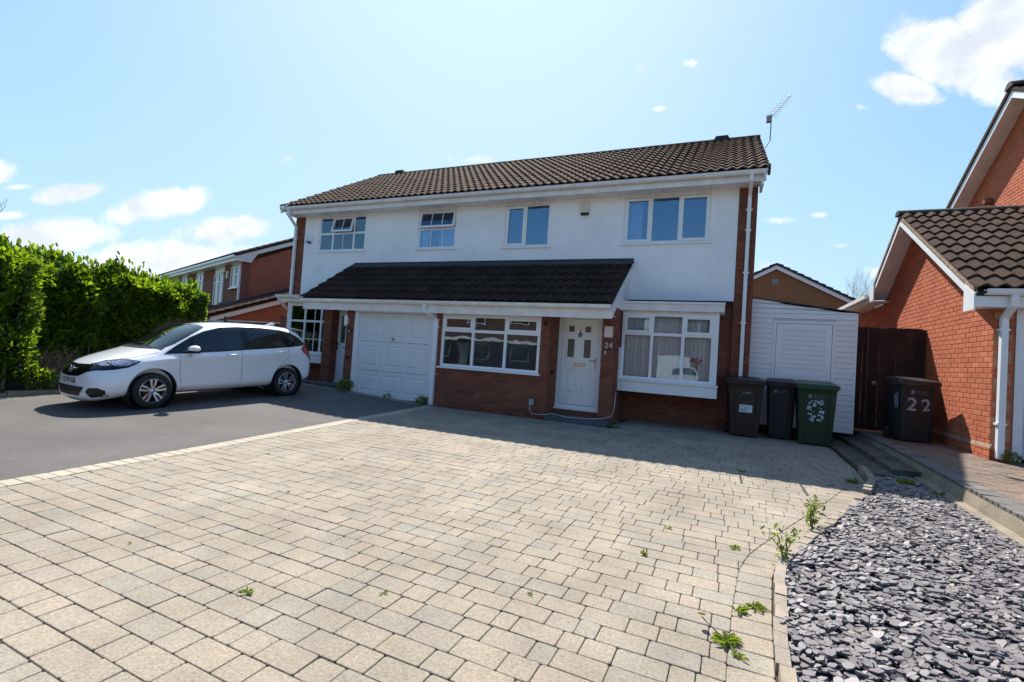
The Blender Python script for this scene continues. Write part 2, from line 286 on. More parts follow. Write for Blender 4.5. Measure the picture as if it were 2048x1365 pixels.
# --- bricks
_bc = {}
def brick_mesh(ln, h, t, m, key):
    k = (round(ln, 3), round(h, 3), key)
    if k in _bc: return _bc[k]
    me = MB_brick(ln, h, t); d = bpy.data.meshes.new('brick'); d.from_pydata(me[0], [], me[1]); d.materials.append(m); _bc[k] = d; return d
def MB_brick(ln, h, t, c=.003):
    o = [(0, 0), (ln, 0), (ln, h), (0, h)]; i = [(c, c), (ln - c, c), (ln - c, h - c), (c, h - c)]
    vs = [(x, t, z) for x, z in o] + [(x, c, z) for x, z in o] + [(x, 0, z) for x, z in i]
    fs = [(8, 9, 10, 11)] + [(4 + a, 4 + (a + 1) % 4, 8 + (a + 1) % 4, 8 + a) for a in range(4)] + [(a, (a + 1) % 4, 4 + (a + 1) % 4, 4 + a) for a in range(4)]
    return vs, fs
class Bricks:
    def __init__(s, parent, m, key, part='brick'): s.parent = parent; s.m = m; s.key = key; s.L = []; s.part = part
    def area(s, T, rows, z0, z1, course=.0775, ln=.235, proud=.012, j=.009, header=None):
        k0 = math.floor(z0 / course); z = k0 * course; k = k0
        while z < z1 - .01:
            for (a, b) in rows(max(z, z0) + .01, min(z + course, z1) - .01):
                if b - a < .03: continue
                off = (ln / 2 if k % 2 else 0); u = math.floor((a - off) / ln) * ln + off
                while u < b - .002:
                    ua, ub = max(u, a), min(u + ln, b)
                    if ub - ua > .025: s.L.append((T, ua + j / 2, ub - j / 2, max(z, z0) + j / 2, min(z + course, z1) - j / 2, proud))
                    u += ln
            z += course; k += 1
    def finish(s, n):
        def key(b): p = b[0] @ V(((b[1] + b[2]) / 2, 0, (b[3] + b[4]) / 2)); return (p - CAM).length
        s.L.sort(key=key); mb = MB()
        for i, (T, a, b, z0, z1, t) in enumerate(s.L):
            jit = random.uniform(-.0015, .0015); T2 = T @ Matrix.Translation((a, jit, z0))
            if i < n: link(s.part, brick_mesh(b - a, z1 - z0, t, s.m, s.key), s.parent, T2)
            else:
                v, f = MB_brick(b - a, z1 - z0, t); mb.add([T2 @ V(q) for q in v], f)
        if mb.v: tag(mb.build('brickwork', s.m, s.parent), kind='stuff')
def rect(u0, u1, holes=()):
    def fn(za, zb):
        z = (za + zb) / 2; iv = [(u0, u1)]
        for (a, b, c, d) in holes:
            if c < z < d:
                nv = []
                for (p, q) in iv:
                    if b <= p or a >= q: nv.append((p, q)); continue
                    if a > p: nv.append((p, a))
                    if b < q: nv.append((b, q))
                iv = nv
        return iv
    return fn
def wall(name, m, parent, u0, u1, z0, z1, y0, y1, holes=(), T=None):
    xs = sorted({u0, u1, *[h[0] for h in holes], *[h[1] for h in holes]}); zs = sorted({z0, z1, *[h[2] for h in holes], *[h[3] for h in holes]}); mb = MB()
    for i in range(len(xs) - 1):
        k = 0
        while k < len(zs) - 1:
            xm, zm = (xs[i] + xs[i + 1]) / 2, (zs[k] + zs[k + 1]) / 2
            if not any(h[0] < xm < h[1] and h[2] < zm < h[3] for h in holes): mb.box(xs[i], xs[i + 1], y0, y1, zs[k], zs[k + 1], T)
            k += 1
    o = mb.build(name, m, parent); bm = bmesh.new(); bm.from_mesh(o.data); bmesh.ops.remove_doubles(bm, verts=bm.verts, dist=1e-4)
    seen = {}
    for f in bm.faces: seen.setdefault(tuple(sorted(v.index for v in f.verts)), []).append(f)
    bmesh.ops.delete(bm, geom=[f for l_ in seen.values() if len(l_) > 1 for f in l_], context='FACES')
    bmesh.ops.recalc_face_normals(bm, faces=bm.faces); bm.to_mesh(o.data); bm.free(); return o
# --- roof tiles
def tile_geo(wd, ln, amp, waves=2, th=.027, seg=7):
    n = waves * seg; vs = []; fs = []
    for i in range(n + 1):
        x = wd * i / n; ph = 2 * math.pi * waves * i / n; hgt = amp * (.5 - .5 * math.cos(ph)) ** .85
        vs += [(x, 0, hgt + th), (x, ln, hgt), (x, 0, hgt - .004)]
    for i in range(n): a = 3 * i; fs += [(a, a + 3, a + 4, a + 1), (a + 2, a + 5, a + 3, a)]
    fs += [(2, 0, 1), (3 * n, 3 * n + 2, 3 * n + 1)]
    return vs, fs
def tiles(parent, m, O, U, S, nc, nr, wd, gauge, amp, nparts, part='roof_tile', mortar_skip=None):
    U = V(U).normalized(); S = V(S).normalized(); Nn = U.cross(S); O = V(O); F_ = Matrix(((U.x, S.x, Nn.x, 0), (U.y, S.y, Nn.y, 0), (U.z, S.z, Nn.z, 0), (0, 0, 0, 1)))
    vs, fs = tile_geo(wd - .003, gauge + .05, amp); me = bpy.data.meshes.new(part); me.from_pydata(vs, [], fs); me.materials.append(m)
    for p in me.polygons: p.use_smooth = True
    bm = bmesh.new(); bm.from_mesh(me)
    for e in bm.edges:
        if len(e.link_faces) == 2 and e.calc_face_angle(0) > R(50): e.smooth = False
    bm.to_mesh(me); bm.free()
    L_ = []
    for r in range(nr):
        for c in range(nc):
            p = O + U * (c * wd) + S * (r * gauge) + Nn * .012; L_.append((((p + U * wd / 2) - CAM).length, Matrix.Translation(p + Nn * random.uniform(0, .004) + S * random.uniform(-.004, .004)) @ F_ @ Matrix.Rotation(R(-1.6), 4, 'X') @ Matrix.Rotation(R(random.uniform(-.25, .25)), 4, 'Z')))
    L_.sort(key=lambda t: t[0]); mb = MB()
    for i, (d, T) in enumerate(L_):
        if i < nparts: link(part, me, parent, T)
        else: mb.add([T @ V(v) for v in vs], fs)
    if mb.v:
        o = mb.build(part + 's', m, parent, smooth=True, auto=50); tag(o, kind='stuff')
def slab(name, m, parent, pts, th):   # pts counter-clockwise seen from outside
    p = [V(q) for q in pts]; n = (p[1] - p[0]).cross(p[2] - p[0]).normalized(); return MB().prism(p, (0, 0, 0), n * -th).build(name, m, parent)
def gutter(parent, x0, x1, y, z, m=None, T=None, r=.055, brackets=True, joints=()):
    prof = [(-r, 0), (-r * 1.05, -.012), (-r * .95, -.02), (-r * .86, -r * .9), (-r * .5, -r * 1.35), (0, -r * 1.5), (r * .7, -r * 1.3), (r, -r * .8), (r, 0), (r * .9, 0), (r * .85, -r * .7), (0, -r * 1.3), (-r * .75, -r * .8), (-r * .85, 0)]
    P = lambda x, a, b: (T @ V((x, y + a, z + b))) if T is not None else V((x, y + a, z + b))
    mb = MB(); mb.prism([P(x0, a, b) for a, b in prof], (0, 0, 0), P(x1, 0, 0) - P(x0, 0, 0)); g = mb.build('gutter', m or M['upvc_old'], parent)
    if brackets:
        x = x0 + .35
        while x < x1 - .2:
            mb = MB(); q = [(a * 1.1, b * 1.08 - .002) for a, b in prof[:9]]; w_ = .035
            if joints and min(abs(x - j_) for j_ in joints) < .3: w_ = .12
            mb.prism([P(x, a, b) for a, b in q], (0, 0, 0), P(x + w_, 0, 0) - P(x, 0, 0)); mb.build('gutter_bracket', m or M['upvc_old'], g); x += .95
    return g
def pipe(parent, pts, r=.036, clips=(), m=None):
    o = MB().tube(pts, r, 4 if r < .0 else 8).build('downpipe', m or M['upvc'], parent, smooth=True, auto=40)
    for z in clips:
        x, y = pts[-1][0], pts[-1][1]
        for q in pts:
            pass
        b = MB(); b.box(x - r - .02, x + r + .03, y - r - .006, y + r + .03, z - .018, z + .018); b.build('pipe_clip', m or M['upvc'], o)
    return o

def streaks(m):
    n = m.node_tree.nodes; l = m.node_tree.links; p = n['Principled BSDF']; src = p.inputs['Base Color'].links[0].from_socket
    geo = n.new('ShaderNodeNewGeometry'); mp = n.new('ShaderNodeMapping'); mp.inputs['Scale'].default_value = (3.5, 3.5, .5); l.new(geo.outputs['Position'], mp.inputs[0])
    no = n.new('ShaderNodeTexNoise'); no.inputs['Scale'].default_value = 1; no.inputs['Detail'].default_value = 5; l.new(mp.outputs[0], no.inputs[0])
    mr = n.new('ShaderNodeMapRange'); l.new(no.outputs['Fac'], mr.inputs[0]); mr.inputs[1].default_value = .5; mr.inputs[2].default_value = .78; mr.inputs[3].default_value = 0; mr.inputs[4].default_value = .09
    mi = n.new('ShaderNodeMix'); mi.data_type = 'RGBA'; l.new(mr.outputs[0], mi.inputs[0]); l.new(src, mi.inputs[6]); mi.inputs[7].default_value = (.50, .50, .47, 1); l.new(mi.outputs[2], p.inputs['Base Color'])
streaks(M['render']); streaks(M['upvc_old'])
def pipe(parent, pts, r=.046, clips=(), m=None):
    o = MB().tube(pts, r, 4).build('downpipe', m or M['upvc'], parent)
    for (x, y, z) in clips:
        MB().box(x - .055, x + .055, y - .036, y + .05, z - .014, z + .014).build('pipe_clip', m or M['upvc'], o)
    return o
# ============================================================= ground
def grid_sheet(name, m, x0, x1, y0, y1, st, zf, clip=None, kind='structure'):
    xs = list(np.arange(x0, x1, st)) + [x1]; ys = list(np.arange(y0, y1, st)) + [y1]; mb = MB()
    mb.v = [(x, y, zf(x, y)) for y in ys for x in xs]; nx = len(xs)
    mb.f = [(j * nx + i, j * nx + i + 1, (j + 1) * nx + i + 1, (j + 1) * nx + i) for j in range(len(ys) - 1) for i in range(nx - 1)]
    o = mb.build(name, m, None, smooth=True); o['kind'] = kind; return o
def interp(P, y):
    if y <= P[0][0]: return P[0][1]
    for (a, b), (c, d) in zip(P, P[1:]):
        if y <= c: return b + (d - b) * (y - a) / (c - a)
    return P[-1][1]
LB = [(-2, -5.25), (0, -5.30), (2.1, -5.44), (4, -5.62), (6.6, -5.70), (9.1, -5.72)]      # tarmac edge
lb = lambda y: interp(LB, y)
RB = [(-2, .27), (1, .28), (2.44, .296), (3.03, .334), (3.69, .393), (4.0, .47), (4.4, .63), (5.2, .98), (5.75, 1.22), (6.6, 1.56), (6.8, 1.62), (7.05, 1.70), (7.7, 1.76), (11, 1.8)]
rb = lambda y: interp(RB, y)
g = MB(); g.add([(-900, -900, -.26), (900, -900, -.26), (900, 900, -.26), (-900, 900, -.26)], [(0, 1, 2, 3)]); g = g.build('ground', M['grass'], None); g['kind'] = 'structure'
road = MB(); road.add([(-60, -14, -.245), (60, -14, -.245), (60, -4, -.19), (-60, -4, -.19)], [(0, 1, 2, 3)]); road = road.build('road', M['tarmac'], None); road['kind'] = 'structure'
# tarmac drive
ys = list(np.arange(-4, 9.1, .25)) + [9.12]; mb = MB()
for y in ys:
    xa, xb = -11.12, lb(y) + .02
    for i in range(25): x = xa + (xb - xa) * i / 24; mb.v.append((x, y, gh(x, y) - .006 + .004 * noise.noise(V((x * .6, y * .6, 0)))))
mb.f = [(j * 25 + i, j * 25 + i + 1, (j + 1) * 25 + i + 1, (j + 1) * 25 + i) for j in range(len(ys) - 1) for i in range(24)]
o = mb.build('tarmac_driveway', M['tarmac'], None, smooth=True); o['kind'] = 'structure'
# paved drive: jointing bed and every block
ys = list(np.arange(-4, 10.6, .3)) + [10.9]; mb = MB()
for y in ys:
    xa, xb = lb(y) - .0, rb(y) + .02
    for i in range(9): x = xa + (xb - xa) * i / 8; mb.v.append((x, y, gh(x, y) - .0135))
mb.f = [(j * 9 + i, j * 9 + i + 1, (j + 1) * 9 + i + 1, (j + 1) * 9 + i) for j in range(len(ys) - 1) for i in range(8)]
drive = mb.build('paved_driveway', M['sand'], None, smooth=True); drive['kind'] = 'structure'
def block_geo(P, top=None, c=.0032, r=.009, depth=.04, zf=None, tilt=None, lift=0):
    """P: 4 plan corners ccw. rounded-corner slab with chamfered arris following the ground"""
    P = [V((p[0], p[1], 0)) for p in P]; cen = sum(P, V()) / 4; out = []
    for i in range(4):
        a, b, d = P[i - 1], P[i], P[(i + 1) % 4]; e1 = (a - b); e2 = (d - b); l1, l2 = e1.length, e2.length
        r1 = min(r, l1 * .3); r2 = min(r, l2 * .3); out += [b + e1.normalized() * r1, b + e2.normalized() * r2]
    n = len(out); t = tilt or (0, 0); zz = (zf or gh)
    def H(p): return zz(p.x, p.y) + lift + (p.x - cen.x) * t[0] + (p.y - cen.y) * t[1]
    ins = []
    for p in out: d = (cen - p); ins.append(p + d.normalized() * c * 1.3)
    vs = [(p.x, p.y, H(p)) for p in ins] + [(p.x, p.y, H(p) - c * .75) for p in out] + [(p.x, p.y, H(p) - depth) for p in out]
    fs = [tuple(range(n))] + [(i + n * k, i + n * (k + 1), (i + 1) % n + n * (k + 1), (i + 1) % n + n * k) for k in (0, 1) for i in range(n)]
    return vs, [f[::-1] if len(f) == 4 else f for f in fs]
def emit_blocks(blocks, m, part, parent, n, stuff):
    blocks.sort(key=lambda b: b[0]); mb = MB()
    for i, (d, vs, fs) in enumerate(blocks):
        if i < n: x = MB(); x.add(vs, fs); x.build(part, m, parent)
        else: mb.add(vs, fs)
    if mb.v: tag(mb.build(stuff, m, parent), kind='stuff')
def seen(x, y):                       # distance key: blocks in front of the camera first
    p = V((x, y, gh(x, y))) - CAM; z = p.dot(FW)
    if z < .3: return 100 + p.length
    u, v = p.dot(RX) / z * 970, p.dot(DN) / z * 970
    return p.length if abs(u) < 1060 and abs(v) < 710 else 50 + p.length
blocks = []; TH = R(-1.6); ct, st = math.cos(TH), math.sin(TH); cw = .1475; LEN = [.236, .152, .108]
k = 0; v = -1.2
while v < 11.3:
    u = -7.5 + random.uniform(0, .2); last = None
    while u < 3.2:
        ln = random.choices(LEN, [.45, .33, .22])[0]
        if last == ln and ln < .2: ln = LEN[0]
        last = ln; j = .0046
        q = [(u + j / 2, v + j / 2), (u + ln - j / 2, v + j / 2), (u + ln - j / 2, v + cw - j / 2), (u + j / 2, v + cw - j / 2)]
        W_ = [(a * ct - b * st, a * st + b * ct) for a, b in q]
        yc = sum(p[1] for p in W_) / 4; xl = lambda y: lb(y) + .215; xr = lambda y: rb(y) - (.200 if y < 6.7 else .01)
        W2 = [(min(max(x, xl(y)), xr(y)), y) for x, y in W_]
        if max(p[0] for p in W2) - min(p[0] for p in W2) > .014 and -.9 < yc < 10.74:
            lim = 9.03 if W2[0][0] < -1.8 else (10.5 if W2[0][0] < .55 else 10.74)
            if max(p[1] for p in W2) < lim:
                vs, fs = block_geo(W2, tilt=(random.gauss(0, .006), random.gauss(0, .008)), lift=random.gauss(0, .0009)); cx = sum(p[0] for p in W2) / 4
                blocks.append((seen(cx, yc), vs, fs))
        u += ln
    v += cw
emit_blocks(blocks, M['paver'], 'paver', drive, 298, 'far_pavers')
# header course along the slate bed
blocks = []; y = -.5
while y < 6.7:
    y2 = y + .165; W2 = [(rb(y + .004) - .198, y + .003), (rb(y + .004) - .004, y + .003), (rb(y2) - .004, y2 - .003), (rb(y2) - .198, y2 - .003)]
    blocks.append((y if y > 2 else 30, *block_geo(W2, tilt=(random.gauss(0, .008), 0)))); y = y2
emit_blocks(blocks, M['paver'], 'header_paver', drive, 60, 'header_pavers')
blocks = []; y = -1.
while y < 9.05:
    y2 = y + .118; W2 = [(lb(y), y + .002), (lb(y) + .207, y + .002), (lb(y2) + .207, y2 - .003), (lb(y2), y2 - .003)]
    blocks.append((abs(y - 4), *block_geo(W2, lift=.002, tilt=(random.gauss(0, .006), random.gauss(0, .01))))); y = y2
emit_blocks(blocks, M['border'], 'border_block', drive, 120, 'border_blocks')
# second border along the garage front, tarmac side
blocks = []; x = -9.6
while x < -5.8:
    W2 = [(x + .003, 8.86), (x + .115, 8.86), (x + .115, 9.03), (x + .003, 9.03)]; blocks.append((x, *block_geo(W2, lift=.003))); x += .118
emit_blocks(blocks, M['edging'], 'threshold_block', drive, 60, 'threshold_blocks')
# edging stones that hold back the slate
bed_edge = thing('slate_bed_edging', 'row of small upright brown edging stones between block paving and slate chippings', 'edging', (.35, 3, -.13))
y = .2; i = 0
while y < 7.75:
    ln = .155 if y < 6.4 else .11; y2 = y + ln; hh = .035 + (0 if y < 6.3 else .05) + random.uniform(-.006, .008); w_ = .062 if y < 6.4 else .075
    a = V((rb(y + .003) + .004, y + .003, 0)); b = V((rb(y2 - .003) + .004, y2 - .003, 0)); nrm = V((b.y - a.y, -(b.x - a.x), 0)).normalized() * w_; z = gh(a.x, a.y); ts = random.uniform(-.01, .01)
    MB().prism([a, a + nrm, b + nrm, b], (0, 0, z - .08), (ts, 0, z + hh)).build('edging_stone', M['edging'], bed_edge); y = y2
# slate bed
def slz(x, y): return gh(x, y) + .012 + .022 * noise.noise(V((x * 2.2, y * 2.2, 3))) + .012 * noise.noise(V((x * 6, y * 6, 9)))
mb = MB(); ys = list(np.arange(0, 8.2, .1)); nxx = 24
for y in ys:
    xa, xb = rb(y) + .05, 2.42
    for i in range(nxx): x = xa + (xb - xa) * i / (nxx - 1); mb.v.append((x, y, slz(x, y) - .02))
mb.f = [(j * nxx + i, j * nxx + i + 1, (j + 1) * nxx + i + 1, (j + 1) * nxx + i) for j in range(len(ys) - 1) for i in range(nxx - 1)]
o = mb.build('slate_bed', M['slatebase'], None, smooth=True); o['kind'] = 'structure'
mb = MB(); pb = MB(); cnt = 0
while cnt < 15500:
    y = 1.0 + 7.0 * random.random() ** 1.25; x0_, x1_ = rb(y) + .06, (2.36 if y < 7.2 else 2.36 - (y - 7.2) * .25); x = random.uniform(x0_ - .02, x1_ + .03); cnt += 1
    big = random.random(); a = random.uniform(.019, .036) * (1.5 if big > .93 else 1); b = a * random.uniform(.38, .75); th = random.uniform(.003, .007); k = random.choice((5, 6, 6, 7))
    an = random.gauss(.55, .65); rt = Matrix.Translation((x, y, slz(x, y) + random.uniform(-.008, .016))) @ Matrix.Rotation(random.gauss(.06, .17), 4, 'X') @ Matrix.Rotation(random.gauss(-.06, .16), 4, 'Y') @ Matrix.Rotation(an, 4, 'Z')
    q = []
    for j in range(k): t = 2 * math.pi * (j + random.uniform(-.28, .28)) / k; rr = random.uniform(.8, 1.12); q.append((a * rr * math.cos(t), b * rr * math.sin(t)))
    tgt = mb
    vs = [rt @ V((p[0], p[1], th)) for p in q] + [rt @ V((p[0] * 1.05, p[1] * 1.05, -th * .4)) for p in q]
    tgt.add(vs, [tuple(range(k))] + [(j, k + j, k + (j + 1) % k, (j + 1) % k) for j in range(k)])
o = mb.build('slate_chippings', M['slate'], None); o['kind'] = 'stuff'
def pebble(mb, x, y, z, a):
    bm = bmesh.new(); bmesh.ops.create_icosphere(bm, subdivisions=1, radius=1); sx, sy, sz = a * random.uniform(.8, 1.3), a * random.uniform(.6, 1), a * random.uniform(.4, .6); ro = Matrix.Rotation(random.uniform(0, 6), 3, 'Z')
    vs = [ro @ V((v.co.x * sx, v.co.y * sy, v.co.z * sz)) + V((x, y, z)) for v in bm.verts]; fs = [tuple(v.index for v in f.verts) for f in bm.faces]; bm.free(); mb.add(vs, fs)
for i in range(130):
    y = 1.6 + 6 * random.random(); x = random.uniform(rb(y) + .1, 2.3); pebble(pb, x, y, slz(x, y) + .014, random.uniform(.009, .021))
o = pb.build('pale_pebbles', M['pebble'], None, smooth=True); o['kind'] = 'stuff'
# kerb wall, side path and neighbour's drive
mb = MB(); ys = list(np.arange(1.5, 11.3, .2))
prof = [(2.30, -.10), (2.34, .035), (2.415, .05), (2.425, .10), (2.455, .165), (2.50, .17)]
for y in ys:
    for i, (a, h) in enumerate(prof): mb.v.append((a + .006 * noise.noise(V((a, y * 4, 0))), y, base(y) + h + .006 * noise.noise(V((a * 3, y * 5, 2)))))
n_ = len(prof); mb.f = [(j * n_ + i, j * n_ + i + 1, (j + 1) * n_ + i + 1, (j + 1) * n_ + i) for j in range(len(ys) - 1) for i in range(n_ - 1)]
tag(mb.build('concrete_haunch', M['concrete'], None, smooth=True, auto=35), 'pale rough concrete haunch between slate chippings and neighbouring raised block drive', 'kerb')
o = grid_sheet('neighbour_driveway', M['sand'], 2.46, 9, 1, 11.4, .4, lambda x, y: nbz(y) - .012)
nd = o; zf = lambda x, y: nbz(y); blocks = []; y = 1.6
while y < 11.1:
    y2 = y + .105; W2 = [(2.455, y), (2.668, y + .02), (2.668, y2 + .014), (2.455, y2 - .006)]
    blocks.append((seen(2.5, y), *block_geo(W2, zf=zf, lift=.004 + random.gauss(0, .002), tilt=(random.gauss(0, .015), random.gauss(0, .02))))); y = y2
emit_blocks(blocks, M['dark_block'], 'kerb_block', nd, 90, 'kerb_blocks')
blocks = []; a = .2; w_ = .1
for i in range(-60, 90):
    for j in range(-60, 90):
        kx, ky = i, j
        c_ = (i - j) % 4
        if c_ == 0: q = (i * w_, j * w_, a, w_)
        elif c_ == 3: q = (i * w_, j * w_, w_, a)
        else: continue
        x0, y0 = q[0] + 2.68, q[1] + 5
        if x0 + q[2] < 2.68 or x0 > 5.6 or y0 < 3.4 or y0 > 11.25: continue
        if x0 > 3.46 and y0 > 8.8: continue
        xa = max(x0, 2.675); g_ = .003

        W2 = [(xa + g_, y0 + g_), (x0 + q[2] - g_, y0 + g_), (x0 + q[2] - g_, y0 + q[3] - g_), (xa + g_, y0 + q[3] - g_)]
        if W2[1][0] - W2[0][0] < .02: continue
        blocks.append((seen(x0, y0), *block_geo(W2, zf=zf, r=.004, c=.004, lift=random.gauss(0, .0012), tilt=(random.gauss(0, .01), random.gauss(0, .01)))))
emit_blocks(blocks, M['brown_block'], 'drive_block', nd, 296, 'drive_blocks')
# mossy steps between the bins and the gate
st_ = thing('side_path', 'mossy dark concrete path strips leading beside the bins to the timber gate', 'path', (2.1, 9.5, 0))
for (a, b, h, y0) in ((1.80, 2.12, .035, 7.6), (2.12, 2.44, .10, 7.75)):
    mb = MB(); ys = list(np.arange(y0, 11.3, .15)); n_ = 5
    for y in ys:
        for i in range(n_): x = a + (b - a) * i / (n_ - 1); mb.v.append((x, y, base(y) + h + .008 * noise.noise(V((x * 5, y * 5, 1)))))
    mb.v += [(a, y, base(y) - .05) for y in ys]; L0 = len(ys) * n_
    mb.f = [(j * n_ + i, j * n_ + i + 1, (j + 1) * n_ + i + 1, (j + 1) * n_ + i) for j in range(len(ys) - 1) for i in range(n_ - 1)] + [(L0 + j, j * n_, (j + 1) * n_, L0 + j + 1) for j in range(len(ys) - 1)]
    mb.v += [(x_, y0, -.1) for x_ in (a, b)]; mb.f.append((len(mb.v) - 2, len(mb.v) - 1, n_ - 1, 0))
    mb.build('path_slab', M['mossy'], st_)
# planting bed kerb, left
kb = thing('left_kerb', 'low grey concrete kerb edging the tarmac below the laurel hedge', 'kerb', (-11.2, 4, 0)); y = -3
while y < 9:
    z = gh(-11.1, y); MB().prism([V((-11.12, y + .005, 0)), V((-11.12, y + .905, 0)), V((-11.27, y + .905, 0)), V((-11.27, y + .005, 0))], (0, 0, z - .1), (0, 0, z + .085)).build('kerb_stone', M['concrete'], kb); y += .91
o = grid_sheet('planting_bed', M['soil'], -24, -11.2, -6, 11.2, .5, lambda x, y: gh(-11.2, y) + .05 + .05 * noise.noise(V((x, y, 0))))
# ============================================================= the semi-detached pair
H = thing('semi_detached_house', 'long white rendered house pair with brown tiled roof and dark lean-to roof over garage', 'house', (-5.56, 10.45, 0))
D0, D1, DB = 9.05, 10.45, 10.56
up, old = M['upvc'], M['upvc_old']
h1 = (-10.72, -9.04, 3.78, 4.78); h2 = (-7.34, -6.21, 3.77, 4.78); h3 = (-4.88, -3.73, 3.75, 4.77); h4 = (-2.05, -.30, 3.75, 4.77)
wall('render_panel', M['render'], H, -11.26, .2, 2.55, 4.84, D1, D1 + .1, [h1, h2, h3, h4])
box('panel_trim', M['felt'], H, -1.85, .2, D1 - .005, D1 + .10, 2.51, 2.548)
bb = (-1.84, -.03, .63, 2.26)
wall('core_wall', M['mortar'], H, -11.64, .53, -.2, 2.54, DB, DB + .1, [(-1.80, -.06, .80, 2.24), (-11.04, -9.3, .8, 2.24)])
wall('core_wall', M['mortar'], H, -11.64, -11.27, 2.54, 4.83, D1 + .007, D1 + .12); wall('core_wall', M['mortar'], H, .21, .53, -.2, 4.83, D1 + .007, D1 + .12); wall('core_wall', M['mortar'], H, -11.64, -11.27, -.2, 2.54, D1 + .007, D1 + .10)
box('house_body', M['side_brick'], H, -11.63, .52, 11.5, 17.8, -.2, 4.83)
box('side_wall', M['side_brick'], H, .43, .525, D1 + .12, 11.5, -.2, 4.83); box('side_wall', M['side_brick'], H, -11.635, -11.54, D1 + .12, 11.5, -.2, 4.83)
for x in (.53, -11.64):
    sgn = 1 if x > 0 else -1; MB().prism([V((x, D1 + .1, 4.83)), V((x, 17.8, 4.83)), V((x, 14.15, 7.15))], (0, 0, 0), (-sgn * .1, 0, 0)).build('gable_wall', M['side_brick'], H)
box('floor_slab', M['dark'], H, -11.5, .4, 10.67, 11.5, 2.56, 2.7)
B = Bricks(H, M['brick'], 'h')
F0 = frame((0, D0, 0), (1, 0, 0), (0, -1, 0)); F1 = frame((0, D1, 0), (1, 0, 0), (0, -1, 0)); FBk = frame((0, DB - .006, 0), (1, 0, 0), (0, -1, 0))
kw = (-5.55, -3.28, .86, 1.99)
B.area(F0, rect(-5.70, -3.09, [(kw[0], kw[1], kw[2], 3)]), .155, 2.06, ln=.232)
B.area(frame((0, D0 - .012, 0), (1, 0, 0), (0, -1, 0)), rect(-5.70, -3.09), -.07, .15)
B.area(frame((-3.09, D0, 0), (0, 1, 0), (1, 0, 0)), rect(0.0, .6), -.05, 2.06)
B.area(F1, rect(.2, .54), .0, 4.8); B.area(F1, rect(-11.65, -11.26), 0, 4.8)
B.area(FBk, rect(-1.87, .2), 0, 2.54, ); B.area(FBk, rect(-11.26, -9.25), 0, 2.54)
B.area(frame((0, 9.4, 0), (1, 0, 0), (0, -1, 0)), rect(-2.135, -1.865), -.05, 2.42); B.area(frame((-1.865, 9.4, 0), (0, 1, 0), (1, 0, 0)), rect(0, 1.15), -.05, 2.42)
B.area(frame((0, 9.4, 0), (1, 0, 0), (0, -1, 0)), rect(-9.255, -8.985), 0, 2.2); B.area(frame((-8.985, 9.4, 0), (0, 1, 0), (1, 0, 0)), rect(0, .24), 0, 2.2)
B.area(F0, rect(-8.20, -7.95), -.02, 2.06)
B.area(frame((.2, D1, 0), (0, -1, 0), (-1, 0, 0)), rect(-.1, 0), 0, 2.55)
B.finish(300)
# mortar backings of the ground floor front
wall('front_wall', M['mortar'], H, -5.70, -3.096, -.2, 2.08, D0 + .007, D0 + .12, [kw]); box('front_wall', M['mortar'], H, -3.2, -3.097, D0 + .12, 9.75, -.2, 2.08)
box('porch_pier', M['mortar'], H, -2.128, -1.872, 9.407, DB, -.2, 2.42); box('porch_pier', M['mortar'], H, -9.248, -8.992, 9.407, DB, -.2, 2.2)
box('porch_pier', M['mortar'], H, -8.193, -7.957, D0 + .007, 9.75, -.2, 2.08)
box('pier_side', M['mortar'], H, .207, .3, D1 + .05, DB, 0, 2.54)
box('back_of_porch', M['render'], H, -9.0, -8.2, 9.76, 9.86, -.1, 2.1); box('back_of_porch', M['render'], H, -3.2, -2.13, 9.76, 9.86, -.1, 2.1)
# rooms behind the glass
def room(x0, x1, z0, z1, y0, d, m='room'):
    mb = MB(); mb.add([(x0, y0, z0), (x1, y0, z0), (x1, y0, z1), (x0, y0, z1), (x0, y0 + d, z0), (x1, y0 + d, z0), (x1, y0 + d, z1), (x0, y0 + d, z1)], [(4, 5, 6, 7), (0, 1, 5, 4), (3, 2, 6, 7), (0, 4, 7, 3), (1, 2, 6, 5)])
    return mb.build('room_interior', M[m], H)
for h in (h1, h2, h3, h4): room(h[0], h[1], h[2], h[3], D1 + .1, .85)
room(kw[0], kw[1], kw[2] - .3, kw[3], D0 + .12, 1.2, 'kitchen'); room(-1.8, -.06, .8, 2.24, DB + .02, .8); room(-11.04, -9.3, .8, 2.24, DB + .02, .8)
